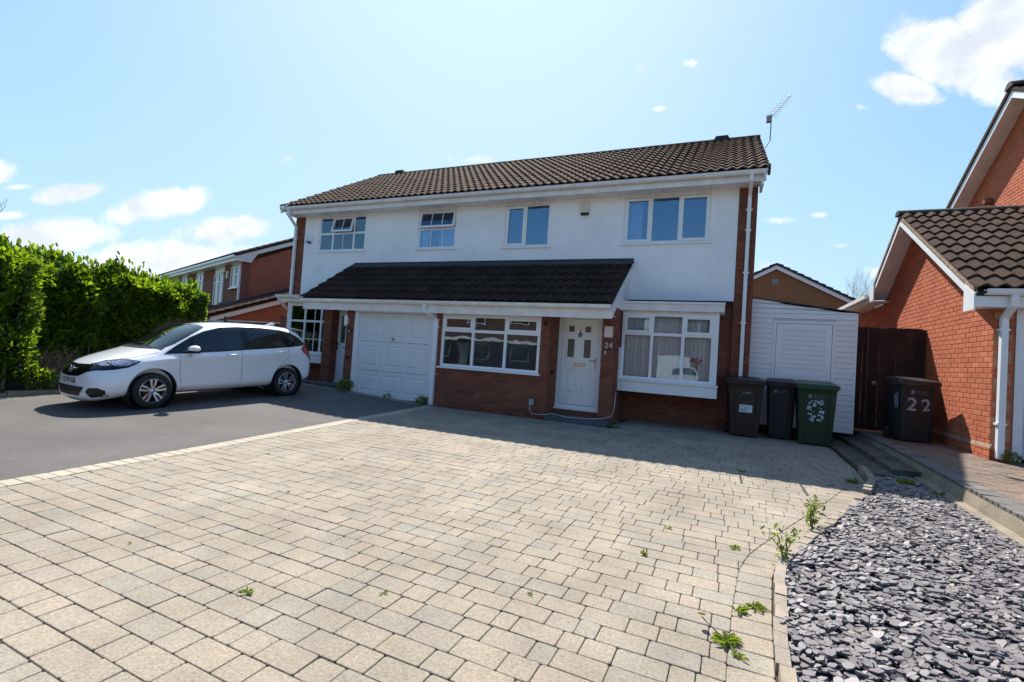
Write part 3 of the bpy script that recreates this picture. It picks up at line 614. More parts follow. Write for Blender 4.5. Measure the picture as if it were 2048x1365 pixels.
# windows -----------------------------------------------------------------
def window(parent, x0, x1, z0, z1, y, cols, tr=None, sash={}, bars={}, glass='glass', sill=.06, fr=.055, open_={}, name='window', dep=.07, cells=None, frame_m=None):
    """cols: x edges of the lights; tr: transom height; cells keyed (col,row), row 0 = bottom"""
    m = frame_m or up; mb = MB(); e = .001
    mb.box(x0, x1, y, y + dep, z0, z0 + fr); mb.box(x0, x1, y, y + dep, z1 - fr, z1); mb.box(x0, x0 + fr, y, y + dep, z0 + fr, z1 - fr); mb.box(x1 - fr, x1, y, y + dep, z0 + fr, z1 - fr)
    for c in cols[1:-1]: mb.box(c - fr * .5, c + fr * .5, y + e, y + dep - e, z0 + fr, z1 - fr)
    if tr:
        xs = [x0 + fr] + [q for c in cols[1:-1] for q in (c - fr * .5, c + fr * .5)] + [x1 - fr]
        for i in range(0, len(xs), 2): mb.box(xs[i], xs[i + 1], y + e, y + dep - e, tr - fr * .5, tr + fr * .5)
    wf = mb.build(name, m, parent)
    rows = [(z0 + fr, (tr - fr * .5) if tr else z1 - fr)] + ([(tr + fr * .5, z1 - fr)] if tr else [])
    for ci in range(len(cols) - 1):
        a = x0 + fr if ci == 0 else cols[ci] + fr * .5; b = x1 - fr if ci == len(cols) - 2 else cols[ci + 1] - fr * .5
        for ri, (c, d) in enumerate(rows):
            T = Matrix.Identity(4); s = 0
            if (ci, ri) in open_: ang = open_[(ci, ri)]; T = Matrix.Translation((0, y, d)) @ Matrix.Rotation(R(ang), 4, 'X') @ Matrix.Translation((0, -y, -d))
            if (ci, ri) in sash or (ci, ri) in open_:
                s = .05; o = .012; sb = MB(); A, B_, C_, D_ = a - o, b + o, c - o, d + o
                for q in ((A, B_, C_, C_ + s), (A, B_, D_ - s, D_), (A, A + s, C_ + s, D_ - s), (B_ - s, B_, C_ + s, D_ - s)): sb.box(q[0], q[1], y - .016, y + .03, q[2], q[3], T)
                sb.build('sash', m, wf)
                a2, b2, c2, d2 = A + s, B_ - s, C_ + s, D_ - s
            else: a2, b2, c2, d2 = a, b, c, d
            p = MB().box(a2 - .004, b2 + .004, y + .012, y + .018, c2 - .004, d2 + .004, T).build('pane', M[glass], wf)
            for (kind, fcs) in bars.get((ci, ri), ()):
                for f_ in fcs:
                    gb = MB()
                    if kind == 'v': x = a2 + (b2 - a2) * f_; gb.box(x - .009, x + .009, y + .002, y + .0115, c2, d2, T)
                    else: z = c2 + (d2 - c2) * f_; gb.box(a2, b2, y + .001, y + .0105, z - .009, z + .009, T)
                    gb.build('glazing_bar', m, wf)
    if sill: MB().box(x0 - .05, x1 + .05, y - .07, y + dep, z0 - .035, z0 - .001).build('sill', m, wf)
    return wf
yw = D1 + .03
w1 = window(H, *h1, yw, [h1[0], -10.22, -9.47, h1[1]], 4.285, open_={(1, 1): -14}, bars={(1, 1): [('v', (.5,))], (1, 0): [('v', (.5,))]}, glass='glass_up')
w2 = window(H, *h2, yw, [h2[0], h2[1]], 4.285, open_={(0, 1): -11}, bars={(0, 1): [('v', (.33, .67))], (0, 0): [('v', (.33, .67))]}, glass='glass_up')
w3 = window(H, *h3, yw, [h3[0], -4.35, h3[1]], None, sash={(0, 0): 1}, glass='glass_up')
w4 = window(H, *h4, yw, [h4[0], -1.48, -.90, h4[1]], None, sash={(0, 0): 1, (2, 0): 1}, glass='glass_up')
for h in (h1, h2, h3, h4):                       # reveal lining, weathered head trim
    box('window_head', old, H, h[0], h[1], D1 - .008, D1 + .028, h[3] - .03, h[3] + .035)
k = window(H, *kw, D0 + .015, [kw[0], -4.79, -4.04, kw[1]], 1.645, sash={(0, 1): 1, (2, 1): 1}, fr=.06)
box('window_head', old, H, kw[0] + .002, kw[1] - .002, D0 - .01, D0 + .06, 1.992, 2.055)
# curtains and blinds
def drape(x0, x1, z0, z1, y, m, name='curtain', amp=.02, n=14, par=None, flare=0):
    mb = MB(); k_ = n * 4
    for i in range(k_ + 1):
        x = x0 + (x1 - x0) * i / k_; yy = y + amp * math.sin(i / 4 * 2 * math.pi); mb.v += [(x - flare * (i / k_), yy, z0), (x, yy, z1)]
    mb.f = [(2 * i, 2 * i + 2, 2 * i + 3, 2 * i + 1) for i in range(k_)]; return mb.build(name, m, par or H, smooth=True)
drape(-10.66, -10.25, 3.8, 4.75, D1 + .17, M['curtain'], n=5); drape(-9.42, -9.1, 3.8, 4.75, D1 + .2, M['curtain'], n=3)
drape(-7.29, -6.98, 3.8, 4.75, D1 + .17, M['curtain'], n=5, flare=.15); drape(-6.8, -6.26, 3.8, 4.3, D1 + .2, M['curtain'], n=6); drape(-2.0, -1.68, 3.77, 4.74, D1 + .17, M['curtain'], n=3, amp=.008)
drape(-11.0, -10.85, .9, 2.2, DB - .35, M['curtain'], n=2); drape(-10.0, -9.7, .9, 2.2, DB - .3, M['curtain'], n=3)
z = .92
while z < 1.98: MB().box(kw[0] + .05, kw[1] - .05, D0 + .15, D0 + .172, z, z + .0015).build('blind_slat', M['blindwhite'], k) if z < 1.62 else None; z += .03
# bays
def bay(x0, x1, mirror):
    yb = 9.92; m = 1
    X = (lambda a: a) if not mirror else (lambda a: -11.11 - a)
    fx = lambda a, b: (min(X(a), X(b)), max(X(a), X(b)))
    a, b = fx(-1.87, .05); f = bbox_bev('bay_fascia', old if not mirror else up, H, a, b, yb - .10, DB - .12, 2.255, 2.405, .004, 1)
    slab('bay_roof', M['felt'], H, [(a, yb - .13, 2.425), (b + 0, yb - .13, 2.425), (b, D1 + .0, 2.53), (a, D1 + .0, 2.53)], .018)
    MB().box(a - .005, b + .005, yb - .135, yb - .102, 2.395, 2.435).build('bay_drip', old, H)
    a, b = fx(-1.84, -.045)
    cols = [-1.84, -1.25, -.665, -.10] if not mirror else [X(-.10), X(-.665), X(-1.25), X(-1.84)]
    if not mirror: w_ = window(H, -1.84, -.10, .88, 2.215, yb, cols, 1.80, sash={(0, 1): 1, (2, 1): 1}, sill=0, fr=.06, name='bay_window')
    else: w_ = window(H, X(-.10), X(-1.84), .88, 2.215, yb, cols, 1.75, sash={}, sill=0, fr=.055, name='bay_window', bars={(0, 0): [('h', (.42,))], (1, 0): [('v', (.62,)), ('h', (.42,))], (2, 0): [('v', (.5,)), ('h', (.42,))], (1, 1): [('v', (.62,))], (2, 1): [('v', (.5,))]})
    c, d = fx(-.10, -.035); MB().box(c + .001, d, yb - .005, yb + .09, .88, 2.25).build('corner_post', up, H)
    c, d = fx(-1.84, -.045); MB().box(c, d, yb + .001, yb + .07, 2.217, 2.254).build('head_trim', old, H)
    for e in (-1.84, -.05): c = X(e); s_ = .03; MB().box(c - s_ / 2, c + s_ / 2, yb + .092, DB - .01, .66, 2.25).build('bay_cheek', up, H)
    c, d = fx(-1.90, -.0); MB().box(c, d, yb - .10, yb + .10, .845, .878).build('bay_sill', up, H)
    c, d = fx(-1.875, -.012); MB().box(c, d, yb - .06, yb + .01, .635, .842).build('bay_apron', up, H)
    c, d = fx(-1.84, -.03); MB().box(c, d, yb + .012, DB - .01, .636, .66).build('bay_floor', M['dark'], H)
    return w_
bw = bay(0, 0, False); bw2 = bay(0, 0, True)
x = -1.79
while x < -.14:                                   # vertical blinds
    T = Matrix.Translation((x, 10.06, 0)) @ Matrix.Rotation(R(random.gauss(28, 5)), 4, 'Z'); MB().box(-.042, .042, -.0008, .0008, .93, 2.16, T).build('blind_slat', M['blind'], bw); x += .076
fl = thing('window_flowers', 'pink flowers standing behind the bay window blinds', 'flowers', (-.42, 10.02, .9))
mb = MB()
for i in range(9): pebble(mb, -.42 + random.uniform(-.1, .12), 10.0 + random.uniform(-.02, .02), 1.32 + random.uniform(-.04, .05), .035)
M['pink'] = mat('pink_petal', (.75, .06, .13), .6); mb.build('petals', M['pink'], fl); mb = MB()
for i in range(4): mb.tube([(-.42, 10.02, .95), (-.45 + i * .03, 10.01, 1.3)], .004, 5)
mb.build('stems', M['leafdark'], fl)
# meter cabinet with lifted lid, by the porch pier
mc = thing('meter_cabinet', 'narrow white meter cabinet tilted out from brick beside the left side of the bay window', 'meter box', (-1.9, 9.95, .8))
T = Matrix.Translation((-1.89, 9.84, .84)) @ Matrix.Rotation(R(2), 4, 'Y'); MB().box(-.055, .055, 0, .16, 0, .66, T).build('case', up, mc); MB().box(-.075, -.056, -.02, .15, -.03, .69, T).build('lid', up, mc)
# garage door ---------------------------------------------------------------
def plain_panel(parent, x0, x1, y, z0, z1, m, name='panel', t=.012, rim=.022):
    vs = [(x0, y, z0), (x1, y, z0), (x1, y, z1), (x0, y, z1)]; r = rim
    vs += [(x0 + r, y + t, z0 + r), (x1 - r, y + t, z0 + r), (x1 - r, y + t, z1 - r), (x0 + r, y + t, z1 - r)]; q = r * 2.2
    vs += [(x0 + q, y - .003, z0 + q), (x1 - q, y - .003, z0 + q), (x1 - q, y - .003, z1 - q), (x0 + q, y - .003, z1 - q)]
    fs = [(8, 9, 10, 11)] + [(a, (a + 1) % 4, 4 + (a + 1) % 4, 4 + a) for a in range(4)] + [(4 + a, 4 + (a + 1) % 4, 8 + (a + 1) % 4, 8 + a) for a in range(4)]
    return MB().add(vs, fs).build(name, m, parent)
gd = MB(); gx0, gx1 = -7.83, -5.79
gd.box(-7.95, gx0 - .004, D0 - .005, D0 + .1, .02, 2.06); gd.box(gx1 + .004, -5.70, D0 - .005, D0 + .1, .0, 2.06); gd.box(gx0 - .004, gx1 + .004, D0, D0 + .1, 1.965, 2.06)
gfr = gd.build('garage_frame', up, H)
rowz = [(.05, .625), (.635, 1.30), (1.31, 1.955)]; cx = [gx0 + .13, gx0 + .78, gx0 + 1.41]; pw = .50
holes = [(c, c + pw, a + .1, b - .1) for c in cx for a, b in rowz]
gdoor = wall('garage_door', M['garage'], H, gx0, gx1, .03, 1.96, D0 + .03, D0 + .06, holes)
for (a, b, c, d) in holes: plain_panel(gdoor, a, b, D0 + .0305, c, d, M['garage'])
for z in (.630, 1.305):
    for c in cx: MB().box(c - .04, c + pw + .04, D0 + .0275, D0 + .0295, z - .004, z + .003).build('joint_line', M['black'], gdoor)
MB().box(-6.86, -6.80, D0 - .0, D0 + .029, 1.33, 1.42).build('handle', M['metal'], gdoor)
box('garage_body', M['dark'], H, -7.94, -5.72, D0 + .1, 10.5, .0, 2.06)
box('meter_hatch', M['mortar'], H, -5.70, -5.62, D0 - .004, D0 + .006, .6, .7)
# front doors ------------------------------------------------------------------
def front_door(x0, x1, zb, kind):
    y = 9.64; P = MB(); f = .075
    for q in ((x0, x0 + f, zb, 2.1), (x1 - f, x1, zb, 2.1), (x0 + f, x1 - f, zb, zb + .07), (x0 + f, x1 - f, 2.03, 2.1)): P.box(q[0], q[1], y, y + .07, q[2], q[3])
    d = P.build('front_door', up, H); a, b, c, e = x0 + f + .006, x1 - f - .006, zb + .078, 2.024; yl = y + .012
    if kind == 24:
        w_ = b - a; gl = [(a + w_ * .17, a + w_ * .33, 1.76, 1.88), (a + w_ * .63, a + w_ * .79, 1.76, 1.88), (a + w_ * .16, a + w_ * .35, 1.24, 1.61), (a + w_ * .62, a + w_ * .81, 1.24, 1.61)]
        pn = [(a + w_ * .13, a + w_ * .43, .50, .98), (a + w_ * .55, a + w_ * .85, .50, .98)]
        gl2 = [(q[0] - .035, q[1] + .035, q[2] - .035, q[3] + .035) for q in gl]
        leaf = wall('door_leaf', up, d, a, b, c, e, yl, yl + .04, gl2 + pn)
        for q in gl:
            t = MB(); r_ = .035
            for s_ in ((q[0] - r_, q[1] + r_, q[2] - r_, q[2]), (q[0] - r_, q[1] + r_, q[3], q[3] + r_), (q[0] - r_, q[0], q[2], q[3]), (q[1], q[1] + r_, q[2], q[3])): t.box(s_[0], s_[1], yl - .010, yl + .01, s_[2], s_[3])
            t.build('glass_surround', up, d); MB().box(q[0], q[1], yl + .004, yl + .02, q[2], q[3]).build('glass', M['obscure'], d)
        for q in pn: plain_panel(d, *q[:2], yl + .001, *q[2:], up)
        xm = (a + b) / 2; kn = MB(); kn.tube([(xm, yl - .02, 1.69), (xm, yl - .015, 1.80)], .008, 6)
        for i in range(10): t0, t1 = i * .628, (i + 1) * .628; kn.tube([(xm + .032 * math.cos(t0), yl - .022, 1.70 + .04 * math.sin(t0)), (xm + .032 * math.cos(t1), yl - .022, 1.70 + .04 * math.sin(t1))], .008, 5)
        kn.build('door_knocker', M['black'], d)
        hx = b - .035; lbx = (xm - .10, xm + .13, 1.06, 1.13); hm = M['gold']
    else:
        leaf = wall('door_leaf', up, d, a, b, c, e, yl, yl + .04, [(a + .12, b - .12, 1.22, 1.9), (a + .12, b - .12, .45, .95)])
        MB().box(a + .12, b - .12, yl + .012, yl + .02, 1.22, 1.9).build('glass', M['obscure'], d); plain_panel(d, a + .12, b - .12, yl + .001, .45, .95, up)
        MB().box(a - .004, b, y + .078, y + .084, c, e).build('shadow_gap', M['black'], d)
        hx = a + .035; xm = (a + b) / 2; lbx = (xm - .12, xm + .12, 1.07, 1.13); hm = M['black']
    MB().box(hx - .014, hx + .014, yl - .012, yl - .001, 1.03, 1.25).build('handle_plate', hm, d); sg = -1 if kind == 24 else 1
    MB().tube([(hx, yl - .012, 1.185), (hx, yl - .045, 1.185), (hx + sg * .11, yl - .045, 1.185)], .009, 6).build('handle', hm, d)
    MB().box(lbx[0], lbx[1], yl - .014, yl - .001, lbx[2], lbx[3]).build('letterbox', hm, d); MB().box(lbx[0] + .02, lbx[1] - .02, yl - .019, yl - .0145, lbx[2] + .014, lbx[3] - .014).build('letterbox_flap', M['metal'] if kind == 24 else M['black'], d)
    MB().box(x0 - .02, x1 + .03, y - .07, y + .001, zb - .03, zb - .001).build('threshold', up, d); return d
front_door(-3.085, -2.175, .20, 24); front_door(-9.10, -8.20, .24, 26)
box('under_door', M['brick'], H, -3.09, -2.13, 9.6, 9.75, -.1, .168); box('under_door', M['brick'], H, -8.99, -8.2, 9.6, 9.75, -.1, .208)
s24 = thing('door_step', 'dark slate step with brown doormat before the right-hand front door', 'step', (-2.5, 9.2, 0))
bbox_bev('step_slab', M['stone_step'], s24, -3.06, -1.84, 8.93, 9.58, -.05, .085, .006, 1); bbox_bev('door_mat', M['mat'], s24, -2.86, -2.22, 9.02, 9.36, .087, .103, .004, 1)
s26 = thing('door_step', 'grey block step at the left front door behind the rear of the white car', 'step', (-8.9, 9.2, .1))
x = -10.4
while x < -8.25: bbox_bev('step_block', M['stone_step'], s26, x, x + .29, 8.98, 9.3, .02, .225, .012, 1); x += .3
box('step_top', M['stone_step'], s26, -9.6, -8.25, 9.302, 9.58, .02, .19)
# main roof ------------------------------------------------------------------
S1 = V((0, 4.12, 2.40)).normalized(); E1 = V((-11.80, 9.99, 4.985)); Lr = math.hypot(4.16, 2.42)
slab('roof_deck', M['felt'], H, [(-11.76, 10.0, 4.985), (.66, 10.0, 4.985), (.66, 14.15, 7.40), (-11.76, 14.15, 7.40)], .07)
slab('rear_roof', M['tile'], H, [(.68, 18.3, 4.985), (-11.78, 18.3, 4.985), (-11.78, 14.15, 7.42), (.68, 14.15, 7.42)], .07)
tiles(H, M['tile'], E1, (1, 0, 0), S1, 33, 14, 12.5 / 33, Lr / 14, .042, 290)
mb = None; x = -11.8; i = 0
while x < .68:
    q = []
    for j in range(9): a = math.pi * j / 8; q.append(V((0, 14.15 + .125 * math.cos(a), 7.385 + .10 * math.sin(a))))
    MB().prism(q, (x, 0, 0), (min(x + .445, .70), 0, random.uniform(-.004, .004))).build('ridge_tile', M['ridge'], H, smooth=True, auto=40); x += .45; i += 1
for x in (-.24, -10.85):
    r_ = MB(); r_.prism([V((x + a, 14.03, 7.44 + b)) for a, b in ((-.19, 0), (.19, 0), (.15, .085), (-.15, .085))], (0, 0, 0), (0, .24, 0)); r_.build('ridge_vent', M['ridge'], H)
box('fascia', old, H, -11.66, .64, 10.085, 10.11, 4.79, 4.985); box('soffit', old, H, -11.66, .60, 10.112, D1 - .004, 4.80, 4.815)
x = -11.3
while x < .5: box('soffit_joint', M['grey'], H, x, x + .006, 10.12, D1 - .02, 4.797, 4.7995); x += .305 * 3
gutter(H, -11.80, .655, 10.025, 4.985, joints=(-8, -2.5))
for x, s_ in ((.60, 1), (-11.74, -1)):
    MB().prism([V((0, 9.97, 4.80)), V((0, 9.97, 4.965)), V((0, 14.15, 7.40)), V((0, 18.3, 4.965)), V((0, 18.3, 4.8)), V((0, 14.15, 7.22))], (x, 0, 0), (x + .022, 0, 0)).build('bargeboard', old, H)
MB().prism([V((0, 10.0, 4.70)), V((0, 10.0, 4.80)), V((0, 10.5, 4.80)), V((0, 10.5, 4.70))], (.555, 0, 0), (.60, 0, 0)).build('box_end', old, H)
MB().prism([V((0, 9.96, 4.90)), V((0, 9.96, 5.06)), V((0, 10.12, 5.12)), V((0, 10.12, 4.9))], (.66, 0, 0), (.70, 0, 0)).build('verge_cap', M['ridge'], H)
# lean-to roof -------------------------------------------------------------------
E2 = V((-9.42, 8.74, 2.245)); S2 = V((0, 1.70, 1.10)).normalized(); L2 = math.hypot(1.66, 1.08)
slab('lean_to_deck', M['felt'], H, [(-9.40, 8.75, 2.235), (-1.86, 8.75, 2.235), (-1.81, D1 - .002, 3.335), (-9.35, D1 - .002, 3.335)], .05)
tiles(H, M['tile_dark'], E2, (1, 0, 0), S2, 20, 6, 7.57 / 20, L2 / 6, .036, 290, part='lean_to_tile')
slab('flashing', M['lead'], H, [(-9.36, 10.22, 3.275), (-1.80, 10.22, 3.275), (-1.78, D1 - .004, 3.42), (-9.34, D1 - .004, 3.42)], .012)
box('flashing_upstand', M['felt'], H, -9.34, -1.78, D1 - .016, D1 - .003, 3.32, 3.435)
box('fascia', old, H, -9.40, -1.86, 8.845, 8.87, 1.985, 2.225); box('soffit', up, H, -9.38, -1.88, 8.872, 9.9, 2.065, 2.08)
gutter(H, -9.43, -1.845, 8.785, 2.235, joints=(-6.0,))
MB().prism([V((0, 8.845, 1.985)), V((0, 8.845, 2.23)), V((0, D1 - .005, 3.30)), V((0, D1 - .005, 2.42)), V((0, 9.92, 2.24)), V((0, 9.25, 2.24)), ], (-1.858, 0, 0), (-1.838, 0, 0)).build('cheek_board', up, H)
for i, z in enumerate((2.52, 2.66, 2.80, 2.94, 3.08)):
    ya = 8.9 + (z - 2.2) / 1.1 * 1.7 + .12; MB().box(-1.8375, -1.835, ya, D1 - .01, z, z + .006).build('cladding_joint', M['grey'], H)
MB().prism([V((0, 8.9, 2.24)), V((0, D1 - .005, 3.28)), V((0, D1 - .005, 2.1))], (-9.40, 0, 0), (-9.38, 0, 0)).build('cheek_board', up, H)
box('fascia', up, H, -11.3, -9.43, 9.78, 9.80, 2.26, 2.40)
gutter(H, -11.34, -9.45, 9.72, 2.43, brackets=False)
# rainwater pipes
pipe(H, [(.39, 9.99, 4.90), (.39, 10.0, 4.80), (.39, D1 - .06, 4.62), (.39, D1 - .06, 1.0)], clips=[(.39, D1 - .06, z) for z in (4.34, 3.94, 3.10, 2.12)])
pipe(H, [(-11.45, 9.99, 4.90), (-11.46, 10.0, 4.76), (-11.56, D1 - .06, 4.52), (-11.56, D1 - .06, .2)], clips=[(-11.56, D1 - .06, z) for z in (4.2, 3.2, 1.9)])
pipe(H, [(-5.86, 8.79, 2.16), (-5.86, 8.80, 2.02), (-5.66, D0 - .055, 1.86), (-5.66, D0 - .055, .02)], r=.05, clips=[(-5.66, D0 - .055, z) for z in (1.70, .68)])
pipe(H, [(-11.3, 9.75, 2.36), (-11.3, 9.8, 2.25), (-11.5, D1 - .06, 2.0)], r=.035)
# ----------------------------------------------------------------- fixtures
box('wall_light_back', M['black'], H, -3.21, -3.17, D0 - .03, D0 - .001, 1.82, 1.89); MB().tube([(-3.19, D0 - .03, 1.87), (-3.17, D0 - .09, 1.88), (-3.15, D0 - .10, 1.83)], [.012, .02, .035], 8).build('wall_light', M['black'], H)
MB().tube([(-3.088, 9.32, .92), (-3.04, 9.32, .92)], .045, 12).build('door_stop', M['black'], H)
MB().tube([(-7.965 - .1, D0 - .001, .88), (-8.065, D0 - .05, .88)], .035, 12).build('bell_push', M['black'], H)
nb = box('number_plaque', M['black'], H, -8.155, -8.035, D0 - .012, D0 - .001, 1.45, 1.55)
text('plaque_number', '26', .08, M['printwhite'], nb, textframe((-8.095, D0 - .015, 1.50), (1, 0, 0), (0, -1, 0)))
text('house_number', '24', .165, M['printwhite'], H, textframe((-1.985, 9.392, 1.505), (1, 0, 0), (0, -1, 0)), depth=.006)
box('doorbell', M['cream'], H, -2.06, -2.03, 9.38, 9.398, 1.33, 1.40); box('doorbell_button', M['black'], H, -2.052, -2.038, 9.374, 9.379, 1.355, 1.368)
lg = thing('porch_lantern', 'square silver louvred box lamp on brick above the numerals 24', 'lamp', (-1.99, 9.4, 1.65)); bbox_bev('lantern_case', M['metal'], lg, -2.075, -1.905, 9.33, 9.397, 1.655, 1.885, .006, 1)
for i in range(5): box('louvre', M['upvc_old'], lg, -2.07, -1.94, 9.318, 9.329, 1.69 + i * .036, 1.708 + i * .036)
lg = thing('porch_lamp', 'white oval tube lamp on the brick pier between left front door and garage', 'lamp', (-8.16, 9.05, 1.7)); MB().tube([(-8.15, D0 - .07, 1.62), (-8.15, D0 - .07, 1.65), (-8.15, D0 - .07, 1.85), (-8.15, D0 - .07, 1.88)], [.03, .045, .045, .03], 12).build('lamp_shade', up, lg, smooth=True); MB().box(-8.17, -8.1, D0 - .03, D0 - .001, 1.68, 1.82).build('bracket', M['grey'], lg)
MB().tube([(-8.18, D0 - .02, 1.6), (-8.18, D0 - .02, .9)], .006, 5).build('flex', M['upvc_old'], lg)
a1 = thing('alarm_box', 'white shield-shaped alarm box with blue base near the left upper window', 'alarm box', (-11.05, 10.44, 4.1))
pts = [(-.10, .10), (-.05, .135), (.05, .135), (.10, .10), (.115, .0), (.075, -.09), (0, -.13), (-.075, -.09), (-.115, 0)]
MB().prism([V((-11.04 + a, 0, 4.15 + b)) for a, b in pts], (0, D1 - .075, 0), (0, D1 - .001, 0)).build('case', up, a1)
MB().prism([V((-11.04 + a, 0, 4.15 + b)) for a, b in [(-.085, -.065), (.085, -.065), (.07, -.10), (0, -.14), (-.07, -.10)]], (0, D1 - .082, 0), (0, D1 - .0, 0)).build('strobe', M['blue'], a1)
for i, (z, w_) in enumerate(((4.20, .05), (4.155, .04), (4.13, .055))): box('printed_line', M['blue'], a1, -11.04 - w_ * .8, -11.04 + w_ * .8, D1 - .078, D1 - .0755, z, z + .012)
a2 = thing('alarm_box', 'cream rectangular alarm box with black base between the two right upper windows', 'alarm box', (-2.91, 10.44, 4.55))
bbox_bev('case', M['cream'], a2, -3.01, -2.82, D1 - .07, D1 - .001, 4.47, 4.70, .008, 1); bbox_bev('strobe', M['black'], a2, -3.005, -2.825, D1 - .066, D1 - .002, 4.42, 4.469, .006, 1)
sk = thing('outdoor_socket', 'small grey socket box low on brickwork feeding a white cable', 'socket', (-3.36, 9.03, .28)); bbox_bev('socket_box', M['grey'], sk, -3.41, -3.31, D0 - .07, D0 - .014, .24, .36, .005, 1)
cb = thing('white_cable', 'thin white cable trailing from the socket across the front step to the bay', 'cable', (-2.9, 8.95, 0))
MB().tube([(-3.385, 8.99, .24), (-3.385, 8.985, .15), (-3.34, 8.98, .085), (-3.2, 8.96, .075), (-3.02, 8.95, .10), (-2.93, 8.95, .13), (-2.80, 8.95, .115), (-2.62, 8.96, .09), (-2.45, 9.0, .092), (-2.30, 9.0, .092), (-2.16, 8.95, .11), (-1.95, 9.1, .125), (-1.83, 9.3, .16), (-1.80, 9.35, .3), (-1.79, 9.38, .62)], .004, 6).build('flex', up, cb, smooth=True)
# ridge aerial
ae = thing('tv_aerial', 'thin tv aerial on a bent pole beside the right end of the roof ridge', 'aerial', (.68, 12, 6.1))
MB().tube([(.66, 12, 6.15), (.795, 12, 6.37), (.80, 12, 6.97)], .012, 6).build('pole', M['grey'], ae)
a, b = V((.77, 12, 6.90)), V((1.152, 12.0, 7.364)); MB().tube([a, b], .011, 6).build('boom', M['grey'], ae)
for i in range(12):
    p = a.lerp(b, (i + .4) / 12.2); l_ = .13 - i * .006; MB().tube([p + V((-l_ * .9, -l_ * .3, 0)), p + V((l_ * .9, l_ * .3, 0))], .0035, 4).build('director', M['grey'], ae)
MB().box(.70, .80, 11.95, 12.05, 6.80, 6.93).build('reflector', M['grey'], ae)
# ============================================================= boarded side room
X = thing('side_room', 'white boarded lean-to side room with plain door between house and timber gate', 'outbuilding', (1.4, 10.75, 0))
YE = 10.75; ex0, ex1 = .545, 2.325; top = lambda x: 2.655 + (x - .545) * (2.395 - 2.655) / (2.33 - .545); dd = (.945, 1.985, .17, 2.225)
MB().prism([V((ex0, 0, .17)), V((ex1, 0, .17)), V((ex1, 0, top(ex1) - .02)), V((ex0, 0, top(ex0) - .02))], (0, YE + .016, 0), (0, YE + 5, 0)).build('room_body', M['groove_shade'], X)  # greyed backing, so the gaps between the boards look shaded
z = .17; i = 0
while z < 2.66:
    z2 = z + .1
    for (a, b) in rect(ex0, ex1 - .03, [dd])(z, z2):
        ztl, ztr = min(z2 - .009, top(a)), min(z2 - .009, top(b))
        if ztl < z + .005: continue
        if ztr < z + .004: b = min(b, ex0 + (2.655 - z - .006) / .1457); ztr = z + .001
        MB().prism([V((a, 0, z)), V((b, 0, z)), V((b, 0, ztr)), V((a, 0, ztl))], (0, YE, 0), (0, YE + .014, 0)).build('cladding_board', up, X)
    z = z2
MB().box(ex1 - .03, ex1, YE - .008, YE + .03, .17, 2.39).build('corner_trim', up, X)
MB().prism([V((ex0, 0, 2.66)), V((ex1 + .02, 0, 2.40)), V((ex1 + .02, 0, 2.42)), V((ex0, 0, 2.68))], (0, YE - .02, 0), (0, YE + 5, 0)).build('roof_sheet', M['lead'], X)
f = MB(); a, b, c, e = dd
for q in ((a, a + .05, c, e), (b - .05, b, c, e), (a + .05, b - .05, e - .05, e)): f.box(q[0], q[1], YE - .012, YE + .03, q[2], q[3])
fr_ = f.build('door_frame', up, X); a += .06; b -= .06; e -= .06; f = MB()
for q in ((a, a + .10, c, e), (b - .10, b, c, e), (a + .10, b - .10, e - .10, e), (a + .1, b - .1, 1.10, 1.22), (a + .1, b - .1, c, c + .12)): f.box(q[0], q[1], YE - .004, YE + .02, q[2], q[3])
f.box(a + .1, b - .1, YE + .019, YE + .025, c, e); dr = f.build('side_door', up, X); z = 1.22
while z < e - .11: MB().box(a + .1, b - .1, YE + .010, YE + .018, z, min(z + .081, e - .1)).build('door_board', up, dr); z += .09
MB().box(a + .1, b - .1, YE + .010, YE + .018, c + .12, 1.10).build('lower_panel', up, dr); MB().box(b - .06, b - .035, YE - .03, YE - .004, 1.0, 1.12).build('handle', M['metal'], dr)
box('dark_gap_fill', M['dark'], X, ex0, ex1, YE + .25, YE + 5, -.2, .168)  # dark fill added under the room, keeps sunlit ground from showing through
# ============================================================= gate
G = thing('timber_gate', 'tall dark brown vertical board gate between white side room and red brick wall', 'gate', (3, 11.3, .2))
x = 2.40; i = 0
while x < 3.50:
    w_ = .118 if i % 2 else .138; h_ = 2.19 + random.uniform(-.012, .012); MB().box(x, min(x + w_, 3.52), 11.30 + (.0 if i % 2 else .012), 11.325 + (.0 if i % 2 else .012), .23, h_).build('gate_board', M['gate'], G); x += w_ + .004; i += 1
MB().box(2.33, 2.398, 11.27, 11.36, -.1, 2.18).build('gate_post', M['gate'], G)
for z in (.45, 1.2, 1.95): MB().box(2.40, 3.52, 11.345, 11.39, z, z + .09).build('gate_rail', M['gate'], G)
MB().box(2.60, 2.625, 11.27, 11.30, .25, 2.17).build('cover_strip', M['fence'], G); MB().box(2.70, 2.76, 11.25, 11.30, 1.10, 1.17).build('latch_plate', M['metal'], G)
sp = MB().box(2.28, 3.53, 11.42, 19, .05, .185).build('side_passage', M['mossy'], None); sp['kind'] = 'structure'
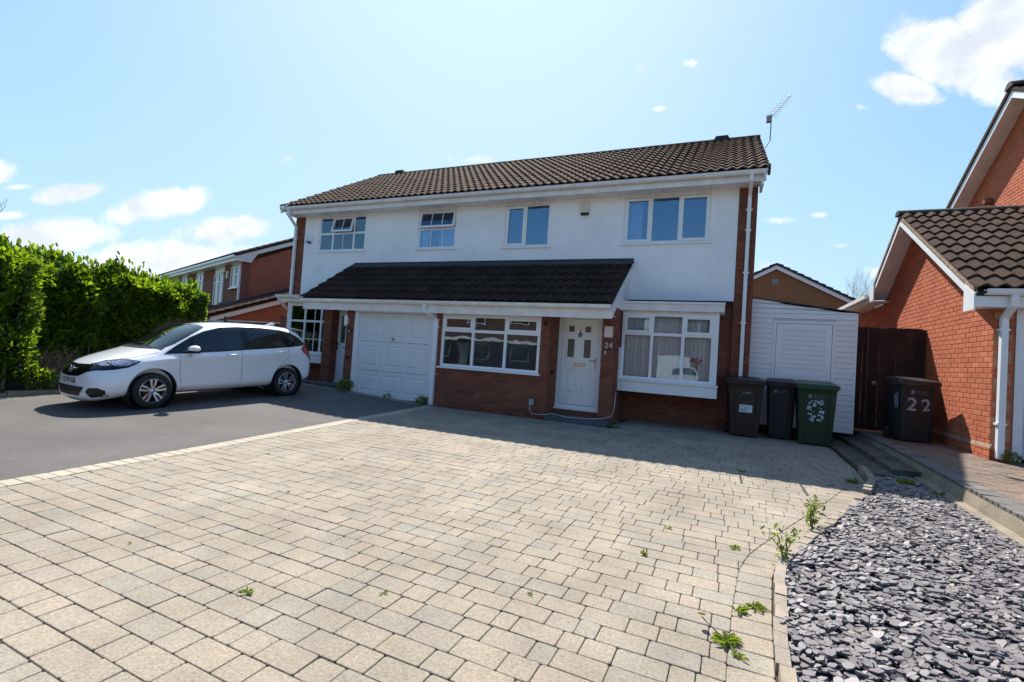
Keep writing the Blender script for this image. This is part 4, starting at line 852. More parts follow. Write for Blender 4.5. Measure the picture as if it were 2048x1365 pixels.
# ============================================================= right neighbour
Q = thing('brick_house', 'red brick house with brown tiled garage wing at the right edge, sunlit gable wall', 'house', (3.55, 9, .2))
WX = 3.52; FN = frame((WX, 0, 0), (0, -1, 0), (-1, 0, 0))         # u = -Y
zr = lambda y: 2.42 + (y - 8.66) * .625 if y < 12.0 else 4.51 - (y - 12.0) * .70
MB().prism([V((0, 8.90, .1)), V((0, 8.90, 2.52)), V((0, 12.0, 4.38)), V((0, 14.0, 2.998)), V((0, 22, 2.998)), V((0, 22, .1))], (WX + .008, 0, 0), (WX + .2, 0, 0)).build('gable_wall', M['mortar_pink'], Q)
def gab(za, zb):
    z = (za + zb) / 2; y0 = 8.90 if z < 2.5 else 12.0 - (4.42 - z) / .60; y1 = 21 if z < 2.98 else 12.0 + (4.42 - z) / .70
    return [(-y1, -y0)] if z < 4.38 else []
QB = Bricks(Q, M['brick_red'], 'q')
QB.area(FN, gab, .385, 4.4); QB.area(frame((WX - .018, 0, 0), (0, -1, 0), (-1, 0, 0)), rect(-14, -8.86), .12, .36)
QB.area(frame((0, 8.90, 0), (1, 0, 0), (0, -1, 0)), rect(WX, 3.75), .385, 2.4); QB.area(frame((0, 8.88, 0), (1, 0, 0), (0, -1, 0)), rect(WX - .018, 3.75), .12, .36)
QB.finish(300)
MB().prism([V((WX - .018, 0, .35)), V((WX + .01, 0, .35)), V((WX + .01, 0, .405)), V((WX - .005, 0, .395))], (0, 8.86, 0), (0, 14, 0)).build('plinth_bevel', M['mortar_verge'], Q)
box('front_wall', M['mortar_pink'], Q, WX + .01, 3.74, 8.908, 9.1, .1, 2.45); box('front_wall', M['far_brick'], Q, 5.9, 9.5, 8.91, 9.1, .1, 2.5)
box('garage_frame', up, Q, 3.76, 3.86, 8.91, 9.0, .2, 2.36); box('garage_frame', up, Q, 3.86, 5.9, 8.93, 9.0, 2.28, 2.36)
gd2 = box('garage_door', M['garage'], Q, 3.862, 5.9, 8.97, 9.0, .24, 2.278)
x = 3.9
while x < 5.9: box('door_rib', M['garage'], gd2, x, x + .05, 8.96, 8.9695, .26, 2.26); x += .1
P0 = V((3.20, 8.60, 2.53)); sl = V((0, 3.40, 2.04)); Ln = sl.length; Sn = sl.normalized()
slab('roof_deck', M['felt'], Q, [(3.22, 8.62, 2.50), (5.82, 8.62, 2.50), (5.82, 12.0, 4.53), (3.22, 12.0, 4.53)], .06)
slab('rear_roof', M['tile_nb'], Q, [(5.82, 13.95, 3.20), (3.22, 13.95, 3.20), (3.22, 12.0, 4.56), (5.82, 12.0, 4.56)], .07)
slab('wing_roof', M['tile_nb'], Q, [(3.22, 22, 3.2), (3.22, 13.8, 3.2), (5.7, 13.8, 4.6), (5.7, 22, 4.6)], .06)
tiles(Q, M['tile_nb'], P0, (1, 0, 0), Sn, 7, 11, .385, Ln / 11, .05, 290)
x = 3.17
while x < 5.8:
    q = [V((0, 12.0 + .13 * math.cos(math.pi * j / 8), 4.55 + .10 * math.sin(math.pi * j / 8))) for j in range(9)]
    MB().prism(q, (x, 0, 0), (x + .445, 0, random.uniform(-.004, .004))).build('ridge_tile', M['ridge'], Q, smooth=True, auto=40); x += .45
# barge boards, soffits, box ends
def band(name, m, x0, x1, lo, hi, ys): 
    MB().prism([V((0, y, zr(y) + lo)) for y in ys] + [V((0, y, zr(y) + hi)) for y in reversed(ys)], (x0, 0, 0), (x1, 0, 0)).build(name, m, Q)
yz = lambda y: 2.50 + (y - 8.62) * .602 if y <= 12 else 4.535 - (y - 12) * .70
for ys in ((8.70, 12.0), (12.0, 13.85)):
    p = [(y, yz(y)) for y in ys]
    MB().prism([V((0, p[0][0], p[0][1] - .19)), V((0, p[1][0], p[1][1] - .19)), V((0, p[1][0], p[1][1] - .045)), V((0, p[0][0], p[0][1] - .045))], (3.225, 0, 0), (3.247, 0, 0)).build('bargeboard', up, Q)
    MB().prism([V((0, p[0][0], p[0][1] - .175)), V((0, p[1][0], p[1][1] - .175)), V((0, p[1][0], p[1][1] - .16)), V((0, p[0][0], p[0][1] - .16))], (3.248, 0, 0), (WX + .01, 0, 0)).build('verge_soffit', M['upvc_old'], Q)
    MB().prism([V((0, p[0][0], p[0][1] - .044)), V((0, p[1][0], p[1][1] - .044)), V((0, p[1][0], p[1][1] + .035)), V((0, p[0][0], p[0][1] + .035))], (3.21, 0, 0), (3.25, 0, 0)).build('verge_mortar', M['mortar_verge'], Q)
MB().prism([V((0, 8.66, 2.26)), V((0, 8.66, 2.49)), V((0, 8.98, 2.66)), V((0, 8.98, 2.26))], (3.20, 0, 0), (3.224, 0, 0)).build('box_end', up, Q)
MB().prism([V((0, 13.55, 3.02)), V((0, 13.55, 3.42)), V((0, 13.92, 3.2)), V((0, 13.92, 3.02))], (3.20, 0, 0), (3.224, 0, 0)).build('box_end', up, Q)
box('box_end', up, Q, 3.225, WX, 13.56, 13.9, 3.0, 3.015)
box('fascia', up, Q, 3.225, 9.5, 8.66, 8.684, 2.30, 2.50); box('soffit', up, Q, 3.225, 9.5, 8.685, 8.9, 2.30, 2.315)
gutter(Q, 3.30, 9.4, 8.60, 2.535, m=up)
MB().box(3.20, 3.225, 13.93, 22, 3.0, 3.2).build('wing_fascia', up, Q); MB().box(3.12, 3.199, 13.93, 22, 3.11, 3.2).build('gutter', up, Q); box('soffit', up, Q, 3.226, WX, 13.93, 22, 3.0, 3.015)
pipe(Q, [(3.60, 8.60, 2.46), (3.60, 8.61, 2.32), (3.585, 8.80, 2.16), (3.585, 8.80, .23)], r=.052, clips=[(3.585, 8.80, 2.0), (3.585, 8.80, .70)])
# taller main part
AX = 5.75
MB().prism([V((0, 7.6, .1)), V((0, 7.6, 4.2)), V((0, 13.4, 7.45)), V((0, 19.4, 4.2)), V((0, 19.4, .1))], (AX + .008, 0, 0), (AX + 5, 0, 0)).build('house_body', M['mortar_pink'], Q)
box('main_front_wall', M['far_brick'], Q, AX + .006, AX + 5, 7.57, 7.598, .1, 4.15)
QM = Bricks(Q, M['brick_red'], 'q2', part='gable_brick')
def gab2(za, zb):
    z = (za + zb) / 2; return [(-(13.4 + (7.42 - z) / .56), -(13.4 - (7.42 - z) / .56))] if z < 7.38 else []
QM.area(frame((AX, 0, 0), (0, -1, 0), (-1, 0, 0)), gab2, 4.3, 7.4); QM.finish(0)
slab('main_roof', M['tile_nb'], Q, [(5.42, 19.7, 4.05), (5.42, 13.4, 7.62), (11, 13.4, 7.62), (11, 19.7, 4.05)][::-1], .07)
slab('main_roof', M['tile_nb'], Q, [(5.42, 7.2, 4.05), (11, 7.2, 4.05), (11, 13.4, 7.62), (5.42, 13.4, 7.62)], .07)
for sg in (-1, 1):
    y0, z0, y1, z1 = 13.4, 7.56, 13.4 + sg * 6.2, 4.03
    MB().prism([V((0, y0, z0 - .17)), V((0, y1, z1 - .17)), V((0, y1, z1)), V((0, y0, z0))], (5.44, 0, 0), (5.462, 0, 0)).build('bargeboard', up, Q)
    MB().prism([V((0, y0, z0 - .165)), V((0, y1, z1 - .165)), V((0, y1, z1 - .15)), V((0, y0, z0 - .15))], (5.463, 0, 0), (AX + .01, 0, 0)).build('verge_soffit', M['upvc_old'], Q)
    for i in range(19):
        t0, t1 = i / 19, (i + 1) / 19; ya, yb = y0 + (y1 - y0) * t0, y0 + (y1 - y0) * t1; za, zb = z0 + (z1 - z0) * t0, z0 + (z1 - z0) * t1
        MB().prism([V((0, ya, za)), V((0, yb, zb - .0)), V((0, yb, zb + .085)), V((0, ya, za + .06))], (5.405, 0, 0), (5.44, 0, 0)).build('verge_tile', M['tile_nb'], Q)
for i in range(5): MB().prism([V((0, 13.4 + .16 * math.cos(math.pi * j / 6), 7.60 + .13 * math.sin(math.pi * j / 6))) for j in range(7)], (5.38 + i * .45, 0, 0), (5.38 + i * .45 + .44, 0, 0)).build('main_ridge_tile', M['ridge'], Q)
v_ = MB(); v_.prism([V((0, 14.95, 5.55)), V((0, 14.75, 5.55)), V((0, 14.84, 5.68))], (AX - .16, 0, 0), (AX, 0, 0)); v_.build('flue_cowl', M['brick'], Q)
for z in (6.55, 6.75): box('gable_vent', M['lead'], Q, AX - .03, AX - .004, 12.95, 13.5, z, z + .12)
# ============================================================= house behind
T_ = thing('back_house', 'orange brick gable end with grey verge tiles rising behind the white side room', 'house', (2, 25, 0))
MB().prism([V((-3, 0, 0)), V((7, 0, 0)), V((7, 0, 3.35)), V((2.19, 0, 6.0)), V((-3, 0, 3.2))], (0, 25, 0), (0, 33, 0)).build('gable_wall', M['orange_brick'], T_)
for sg, xe, ze in ((1, 7.2, 3.36), (-1, -3.2, 3.2)):
    MB().prism([V((2.19, 0, 5.92)), V((xe, 0, ze - .10)), V((xe, 0, ze + .08)), V((2.19, 0, 6.10))], (0, 24.88, 0), (0, 24.91, 0)).build('bargeboard', up, T_)
    for i in range(18):
        t0, t1 = i / 18, (i + 1) / 18; xa, xb = 2.19 + (xe - 2.19) * t0, 2.19 + (xe - 2.19) * t1; za, zb = 6.10 + (ze + .08 - 6.10) * t0, 6.10 + (ze + .08 - 6.10) * t1
        MB().prism([V((xa, 0, za)), V((xb, 0, zb)), V((xb, 0, zb + .15)), V((xa, 0, za + .10))], (0, 24.84, 0), (0, 25.3, 0)).build('verge_tile', M['lead'], T_)
    slab('roof_slope', M['tile'], T_, [(2.19, 24.9, 6.15), (xe, 24.9, ze + .13), (xe, 33, ze + .13), (2.19, 33, 6.15)], .05)
for i in range(3): box('vent_slot', M['grey'], T_, 2.03, 2.30, 24.97, 24.995, 5.22 + i * .09, 5.28 + i * .09)
# ============================================================= far left house
FX = V((-.938, .347, 0)); FY = V((.347, .938, 0)); FC = V((-20.02, 15.24, 0))        # corner; front runs along FX, side along FY
Z_ = thing('far_house', 'red brick house with white eaves and side garage roof beyond the laurel hedge', 'house', FC)
FM = Matrix(((-FX.x, FY.x, 0, FC.x), (-FX.y, FY.y, 0, FC.y), (0, 0, 1, 0), (0, 0, 0, 1)))      # local x to the right along the front, y back
def fl_(name, m, v, f, parent=None): mb = MB(); mb.add(v, f); me = bpy.data.meshes.new(name); me.from_pydata(mb.v, [], mb.f); me.materials.append(m); return link(name, me, parent or Z_, FM)
def lbx(name, m, x0, x1, y0, y1, z0, z1, parent=None):
    mb = MB().box(x0, x1, y0, y1, z0, z1); me = bpy.data.meshes.new(name); me.from_pydata(mb.v, [], mb.f); me.materials.append(m); return link(name, me, parent or Z_, FM)
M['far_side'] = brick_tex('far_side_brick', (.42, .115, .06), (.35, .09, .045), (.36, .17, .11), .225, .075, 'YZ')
lbx('front_wall', M['far_brick'], -16, 0, 0, .3, -.3, 4.65)
def lprism(name, m, pts, a, b, parent=None):
    mb = MB().prism(pts, a, b); me = bpy.data.meshes.new(name); me.from_pydata(mb.v, [], mb.f); me.materials.append(m); bm = bmesh.new(); bm.from_mesh(me); bmesh.ops.recalc_face_normals(bm, faces=bm.faces); bm.to_mesh(me); bm.free(); return link(name, me, parent or Z_, FM)
lprism('side_wall', M['far_side'], [V((0, .301, -.3)), V((0, 8.5, -.3)), V((0, 8.5, 4.65)), V((0, 4.25, 6.75)), V((0, .301, 4.70))], (-.02, 0, 0), (-.3, 0, 0))
lprism('roof_slope', M['tile'], [V((0, -.42, 4.83)), V((0, 4.25, 7.10)), V((0, 4.25, 7.02)), V((0, -.42, 4.75))], (.22, 0, 0), (-16, 0, 0))
lprism('roof_slope', M['tile'], [V((0, 8.9, 4.83)), V((0, 4.25, 7.10)), V((0, 4.25, 7.02)), V((0, 8.9, 4.75))], (.22, 0, 0), (-16, 0, 0))
tl = MB(); vs, fs = tile_geo(.38, .36, .045); Sx = V((0, 4.67, 2.27)).normalized(); Nz = V((1, 0, 0)).cross(Sx)
Tm = Matrix(((1, Sx.x, Nz.x, 0), (0, Sx.y, Nz.y, 0), (0, Sx.z, Nz.z, 0), (0, 0, 0, 1)))
for r in range(16):
    for c in range(43):
        p = V((-16 + c * .38, -.44, 4.86)) + Sx * (r * .325); tl.add([p + (Tm @ V(v)) for v in vs], fs)
me = bpy.data.meshes.new('roof_tiles'); me.from_pydata(tl.v, [], tl.f); me.materials.append(M['tile']); tag(link('roof_tiles', me, Z_, FM), kind='stuff')
lprism('ridge', M['ridge'], [V((0, 4.25 + .15 * math.cos(math.pi * j / 6), 7.08 + .12 * math.sin(math.pi * j / 6))) for j in range(7)], (.24, 0, 0), (-16, 0, 0))
lbx('ridge_vent', M['ridge'], -.9, -.6, 4.1, 4.4, 7.15, 7.30)
lbx('fascia', up, -16, .2, -.40, -.37, 4.58, 4.76); lbx('soffit', up, -16, .2, -.369, .0, 4.58, 4.60); lbx('gutter', up, -16, .22, -.50, -.402, 4.72, 4.82)
lprism('bargeboard', M['upvc_old'], [V((0, -.4, 4.58)), V((0, -.4, 4.76)), V((0, 4.25, 7.02)), V((0, 4.25, 6.82)), V((0, .5, 5.02)), V((0, .25, 4.58))], (.20, 0, 0), (.225, 0, 0))
lprism('verge', M['lead'], [V((0, -.42, 4.80)), V((0, 4.25, 7.06)), V((0, 4.25, 7.18)), V((0, -.42, 4.92))], (.225, 0, 0), (.26, 0, 0))
def farwin(x0, x1, z0, z1, split, tr):
    f = MB(); s = .06
    for q in ((x0, x1, z0, z0 + s), (x0, x1, z1 - s, z1), (x0, x0 + s, z0, z1), (x1 - s, x1, z0, z1)): f.box(q[0], q[1], -.06, .0, q[2], q[3])
    for sx in split: f.box(sx - .03, sx + .03, -.058, -.002, z0 + s, z1 - s)
    for (a, b, t) in tr: f.box(a, b, -.057, -.003, t - .025, t + .025)
    f.box(x0 - .06, x1 + .06, -.12, 0, z0 - .05, z0 - .005)
    me = bpy.data.meshes.new('window'); me.from_pydata(f.v, [], f.f); me.materials.append(up); o = link('window', me, Z_, FM)
    lbx('pane', M['farpane'], x0 + s, x1 - s, -.03, -.02, z0 + s, z1 - s, o)
M['farpane'] = mat('sky_lit_pane', (.10, .13, .16), .04, 0, 1, spec=.9)
farwin(-1.45, -.35, 3.45, 4.45, [-.82], [(-.82, -.35, 4.05)]); farwin(-4.0, -2.6, 2.55, 4.25, [-3.3], [(-4.0, -2.6, 3.85)]); farwin(-7.4, -6.1, 3.35, 4.5, [-6.7], [(-7.4, -6.1, 4.1)]); farwin(-10.6, -9.4, 3.4, 4.5, [-10.0], []); farwin(-13, -12, 3.4, 4.5, [-12.5], [])
for a, b in ((-1.5, -.3), (-4.05, -2.55), (-7.45, -6.05), (-10.65, -9.35), (-13.1, -11.9)): lbx('window_head', M['upvc_old'], a, b, -.02, -.004, 4.30 if b == -2.55 else 4.5, 4.575)
lbx('alarm_case', M['cream'], -2.1, -1.9, -.08, -.002, 3.95, 4.3)
lprism('downpipe', up, [V((-.22, -.09, 0)), V((-.14, -.09, 0)), V((-.14, -.01, 0)), V((-.22, -.01, 0))], (0, 0, 2.8), (0, 0, 4.55))
# lean-to garage beside it
lprism('garage_roof', M['tile_dark'], [V((0, -1.9, 1.95)), V((0, 5, 4.65)), V((0, 5, 4.57)), V((0, -1.9, 1.87))], (-5, 0, 0), (2.85, 0, 0))
lprism('flashing', M['lead'], [V((0, -.2, 2.66)), V((0, 5, 4.70)), V((0, 5, 4.86)), V((0, -.2, 2.80))], (.001, 0, 0), (.05, 0, 0))
lbx('flashing', M['lead'], -3, .0, -.06, -.001, 2.68, 2.82)
lprism('garage_gable', M['far_side'], [V((0, -1.4, -.3)), V((0, 5, -.3)), V((0, 5, 4.45)), V((0, -1.4, 1.95))], (2.45, 0, 0), (2.6, 0, 0))
lprism('bargeboard', M['upvc_old'], [V((0, -1.85, 1.70)), V((0, 5, 4.38)), V((0, 5, 4.57)), V((0, -1.85, 1.89))], (2.78, 0, 0), (2.81, 0, 0))
tl = MB(); Sx = V((0, 6.9, 2.70)).normalized(); Nz = V((1, 0, 0)).cross(Sx); Tm = Matrix(((1, Sx.x, Nz.x, 0), (0, Sx.y, Nz.y, 0), (0, Sx.z, Nz.z, 0), (0, 0, 0, 1)))
for r in range(17):
    for c in range(20):
        p = V((-4.8 + c * .38, -1.95, 1.98)) + Sx * (r * .34)
        if p.y > -.4 and p.x < -.3: continue
        tl.add([p + (Tm @ V(v)) for v in vs], fs)
me = bpy.data.meshes.new('garage_tiles'); me.from_pydata(tl.v, [], tl.f); me.materials.append(M['tile']); tag(link('garage_tiles', me, Z_, FM), kind='stuff')
# ============================================================= fence behind the car
Fn = thing('panel_fence', 'brown timber panel fence with pale capping rail between laurel hedge and house', 'fence', (-15, 11.5, 0))
for i, (xa, xb) in enumerate(((-21.5, -19.6), (-19.6, -17.7), (-17.7, -15.75), (-15.65, -13.15))):
    zt = 1.64 + (xb + 21) * .012; n_ = 16; w_ = (xb - xa) / n_
    for j in range(n_):
        MB().box(xa + j * w_, xa + (j + 1) * w_ - .006, 11.5 + (.012 if j % 2 else 0), 11.515 + (.012 if j % 2 else 0), -.1, zt - .03).build('fence_board', M['fence'], Fn)
    MB().box(xa, xb, 11.46, 11.55, zt - .028, zt + .012).build('capping_rail', M['fencetop'] if i > 1 else M['fence'], Fn)
    for z in (.4, 1.2): MB().box(xa, xb, 11.47, 11.498, z, z + .05).build('fence_rail', M['fence'], Fn)
for x in (-19.65, -17.75, -15.70): MB().box(x - .06, x + .06, 11.44, 11.56, -.1, 1.86).build('fence_post', M['fence'], Fn)
pq = thing('brick_pillar', 'dark red brick pillar with flat cap at the fence end beside the house', 'pillar', (-12.9, 11.5, 0))
MB().box(-13.05, -12.72, 11.4, 11.7, -.1, 1.90).build('shaft', M['far_brick'], pq); MB().box(-13.09, -12.68, 11.36, 11.74, 1.902, 1.96).build('cap', M['brick'], pq)
# ============================================================= hedges
def leaves(N_, sampler, size=(.09, .14), wratio=.42, name='foliage', m=None, parent=None, up_bias=.6):
    P, D = sampler(N_); n = len(P); ln = rng.uniform(size[0], size[1], n); wd = ln * wratio * rng.uniform(.85, 1.15, n)
    d = D + rng.normal(0, .55, (n, 3)); d[:, 2] += up_bias; d /= np.linalg.norm(d, axis=1)[:, None]
    r = rng.normal(0, 1, (n, 3)); s = np.cross(d, r); s /= np.linalg.norm(s, axis=1)[:, None]; nn = np.cross(s, d)
    L1 = ln[:, None]; W1 = wd[:, None] * .5; fo = W1 * .35
    p0 = P; pt = P + d * L1 - nn * L1 * .12; a1 = P + d * L1 * .3 + s * W1 * .85 + nn * fo; a2 = P + d * L1 * .68 + s * W1 * .85 + nn * fo * .7; b1 = P + d * L1 * .3 - s * W1 * .85 + nn * fo; b2 = P + d * L1 * .68 - s * W1 * .85 + nn * fo * .7; m1 = P + d * L1 * .5
    v = np.stack([p0, a1, a2, pt, b2, b1], 1).reshape(-1, 3); o = np.arange(n)[:, None] * 6
    f = np.concatenate([o + np.array([[0, 1, 2]]), o + np.array([[0, 2, 3]]), o + np.array([[0, 3, 4]]), o + np.array([[0, 4, 5]])], 0)
    me = bpy.data.meshes.new(name); me.vertices.add(len(v)); me.vertices.foreach_set('co', v.ravel()); me.loops.add(len(f) * 3); me.loops.foreach_set('vertex_index', f.ravel()); me.polygons.add(len(f)); me.polygons.foreach_set('loop_start', np.arange(len(f)) * 3); me.polygons.foreach_set('loop_total', np.full(len(f), 3)); me.update(); me.validate(); me.materials.append(m or M['leaf'])
    o = link(name, me, parent); o['kind'] = 'stuff'; return o
def lump(p, s, k): return noise.noise(V((p[0] * s + k, p[1] * s - k, p[2] * s)))
def hedge_sampler(face, Y0, Y1, zt, zb, depth, topw, seed, endy=True):
    """face(y): x of the camera side; zt(y), zb(y)"""
    def smp(n):
        P = []; D = []; rnd = random.Random(seed)
        while len(P) < n:
            y = rnd.uniform(Y0, Y1); t = rnd.random(); Hh = zt(y) - zb(y)
            tot = Hh + topw; u = rnd.uniform(0, tot + (0 if not endy else .0))
            if u < Hh:
                z = zb(y) + u; x = face(y); d = (1, rnd.uniform(-.4, .4), 0); round_ = max(0, (u - Hh + .35)) ** 2 * 1.3; x -= round_
            else:
                z = zt(y) - .0; x = face(y) - (u - Hh) - .1; d = (0, 0, 1.2)
            q = (x, y, z); k = .26 * lump(q, 1.1, seed) + .24 * lump(q, 2.6, seed + 5) + .10 * lump(q, 6, seed + 9); dep = -abs(rnd.gauss(0, depth))
            x += d[0] * (k + dep); z += (k * 1.15 + dep) * (1 if d[2] > .5 else .0) + (rnd.random() ** 12) * .30 * (1 if d[2] > .5 else 0)
            P.append((x, y, z)); D.append(d)
        return np.array(P), np.array(D, float)
    return smp
hb = thing('laurel_hedge', 'long laurel hedge behind the white car running back to the timber fence', 'hedge', (-12.5, 7, 0))
zt = lambda y: 2.34 - .02 * (y - 5) + .05 * math.sin(y * 2.1); zb = lambda y: .12 + 1.42 * min(max((y - 6.5) / .9, 0), 1)
fb = lambda y: -12.15 - max(0, y - 8.6) * .5
leaves(29000, hedge_sampler(fb, 4.5, 8.35, zt, zb, .20, 1.0, 3), parent=hb, size=(.10, .155), wratio=.48)
def endcap(n):
    P = []; D = []
    for i in range(n):
        x = random.uniform(-13.2, -12.1); z = random.uniform(1.6, 2.2); q = (x, 9, z); P.append((x, 8.3 + .2 * lump(q, 1.5, 3) - abs(random.gauss(0, .12)), z + .1 * lump(q, 2, 1))); D.append((0.3, 1, .2))
    return np.array(P), np.array(D, float)
leaves(5000, endcap, parent=hb, name='end_foliage')
mb = MB(); mb.prism([V((-12.55, 0, .1)), V((-13.1, 0, .1)), V((-13.1, 0, 2.05)), V((-12.55, 0, 1.95))], (0, 4.4, 0), (0, 6.6, 0)); mb.build('light_block_core', M['leafdark'], hb)  # solid dark core added inside the hedge to block light
MB().box(-13.1, -12.55, 6.6, 8.0, 1.65, 2.0).build('light_block_core', M['leafdark'], hb)
for i in range(26):
    y = random.uniform(4.8, 8.3); x = -12.3 - random.random() * .4; MB().tube([(x, y, 0), (x + random.uniform(-.1, .1), y + random.uniform(-.15, .15), .7), (x + random.uniform(-.15, .1), y + random.uniform(-.3, .3), 1.7)], [.028, .02, .01], 6).build('stem', M['twig'], hb)
ha = thing('laurel_hedge', 'nearest taller laurel hedge mass at the left edge of the picture', 'hedge', (-12, 3.5, 0))
zt2 = lambda y: 2.64 - .1 * max(0, y - 3.6) - .55 * max(0, y - 4.35); zb2 = lambda y: .1; fa = lambda y: -11.42 - max(0, y - 3.9) * .42
leaves(17500, hedge_sampler(fa, 1.2, 4.75, zt2, zb2, .17, 1.1, 8), parent=ha, size=(.11, .17), wratio=.5)
def capa(n):
    P = []; D = []
    for i in range(n):
        x = random.uniform(-12.6, -11.5); z = random.uniform(.3, 2.35); q = (x, 4.8, z); P.append((x, 4.7 + .22 * lump(q, 1.5, 3) - abs(random.gauss(0, .14)), z)); D.append((0.4, 1, .2))
    return np.array(P), np.array(D, float)
leaves(4500, capa, parent=ha, name='end_foliage')
MB().box(-12.7, -11.85, 1.2, 4.3, .1, 2.2).build('light_block_core', M['leafdark'], ha)  # added dark box, stops light passing through the near hedge
def blob(c, r, n, seed):
    def s(n_):
        rr = random.Random(seed); P = []; D = []
        for i in range(n_):
            d = V((rr.gauss(0, 1), rr.gauss(0, 1), rr.gauss(0, .8))).normalized(); k = (1 + .3 * lump(d, 1.6, seed)) * rr.uniform(.55, 1); P.append((c[0] + d.x * r[0] * k, c[1] + d.y * r[1] * k, c[2] + d.z * r[2] * k)); D.append((d.x, d.y, d.z))
        return np.array(P), np.array(D)
    return leaves, s
sb = thing('laurel_shoots', 'bright low laurel shoots at the foot of the near hedge above the kerb', 'shrub', (-11.45, 4.3, 0))
leaves(1500, blob((-11.5, 4.35, .62), (.30, .42, .55), 0, 4)[1], parent=sb, size=(.06, .11)); leaves(350, blob((-11.3, 4.75, .22), (.18, .25, .18), 0, 6)[1], parent=sb, size=(.06, .10), name='low_foliage')
MB().tube([(-11.5, 4.35, 0), (-11.5, 4.35, .5)], .02, 6).build('stem', M['twig'], sb)
s2 = thing('laurel_sucker', 'single bright green laurel shoot behind the white bonnet', 'shrub', (-12.0, 5.9, 0)); leaves(160, blob((-11.9, 5.75, .92), (.10, .12, .17), 0, 9)[1], parent=s2, size=(.05, .08), up_bias=1.2); MB().tube([(-11.95, 5.8, 0), (-11.9, 5.75, .9)], .008, 5).build('stem', M['twig'], s2)
ds = thing('dry_shrub', 'tangle of bare dry stems in front of the hedge beside the car bumper', 'shrub', (-11.6, 5, 0)); mb = MB()
for i in range(230):
    x, y = -11.75 + random.gauss(0, .22), 5.0 + random.gauss(0, .26); p = V((x, y, .02)); pts = [p]; d = V((random.gauss(.1, .35), random.gauss(0, .4), 1)).normalized()
    for k in range(4): p = p + d * random.uniform(.12, .28); d = (d + V((random.gauss(0, .35), random.gauss(0, .35), random.gauss(-.12, .25)))).normalized(); pts.append(p)
    mb.tube(pts, [.006, .005, .004, .003, .0015], 4, cap=False)
mb.build('stems', M['twig'], ds); leaves(140, blob((-11.7, 5.0, .4), (.4, .4, .4), 0, 12)[1], parent=ds, size=(.03, .05), m=mat('dry_leaf', None, .8, cols=[(.20, .09, .05), (.14, .10, .05), (.24, .13, .08)]), name='dead_leaves')
def bare_tree(name, label, x, y, h, spread, seed, m, thin=1):
    rr = random.Random(seed); t = thing(name, label, 'tree', (x, y, 0)); mb = MB(); tb = MB()
    tb.tube([(x, y, -.3), (x + .05, y, h * .5), (x, y, h * .72)], [.12, .08, .05], 7); tb.build('trunk', m, t)
    def br(p, d, l, r, k):
        pts = [p]
        for i in range(4): p = p + d * l / 4; d = (d + V((rr.gauss(0, .12), rr.gauss(0, .12), .10))).normalized(); pts.append(p)
        mb.tube(pts, [r, r * .85, r * .7, r * .55, r * .4], 4, cap=False)
        if k:
            for i in range(4): br(pts[rr.randint(1, 4)], (d + V((rr.gauss(0, .5), rr.gauss(0, .5), .25))).normalized(), l * .62, r * .5, k - 1)
    for i in range(9): a = rr.uniform(0, 6.28); br(V((x, y, h * rr.uniform(.4, .72))), V((math.cos(a) * spread, math.sin(a) * spread, 1)).normalized(), h * .33, .035 * thin, 3)
    mb.build('crown', m, t); return t
M['palebark'] = mat('pale_bark', (.38, .36, .30), .9)
bare_tree('bare_tree', 'thin pale leafless tree above the roofs behind the side room', 7.5, 34, 6.1, .35, 5, M['palebark'], .5)
bt = bare_tree('bare_tree', 'sparse leafing tree twigs above the hedge at the left edge', -17.2, 5.2, 3.6, .45, 8, M['twig'])
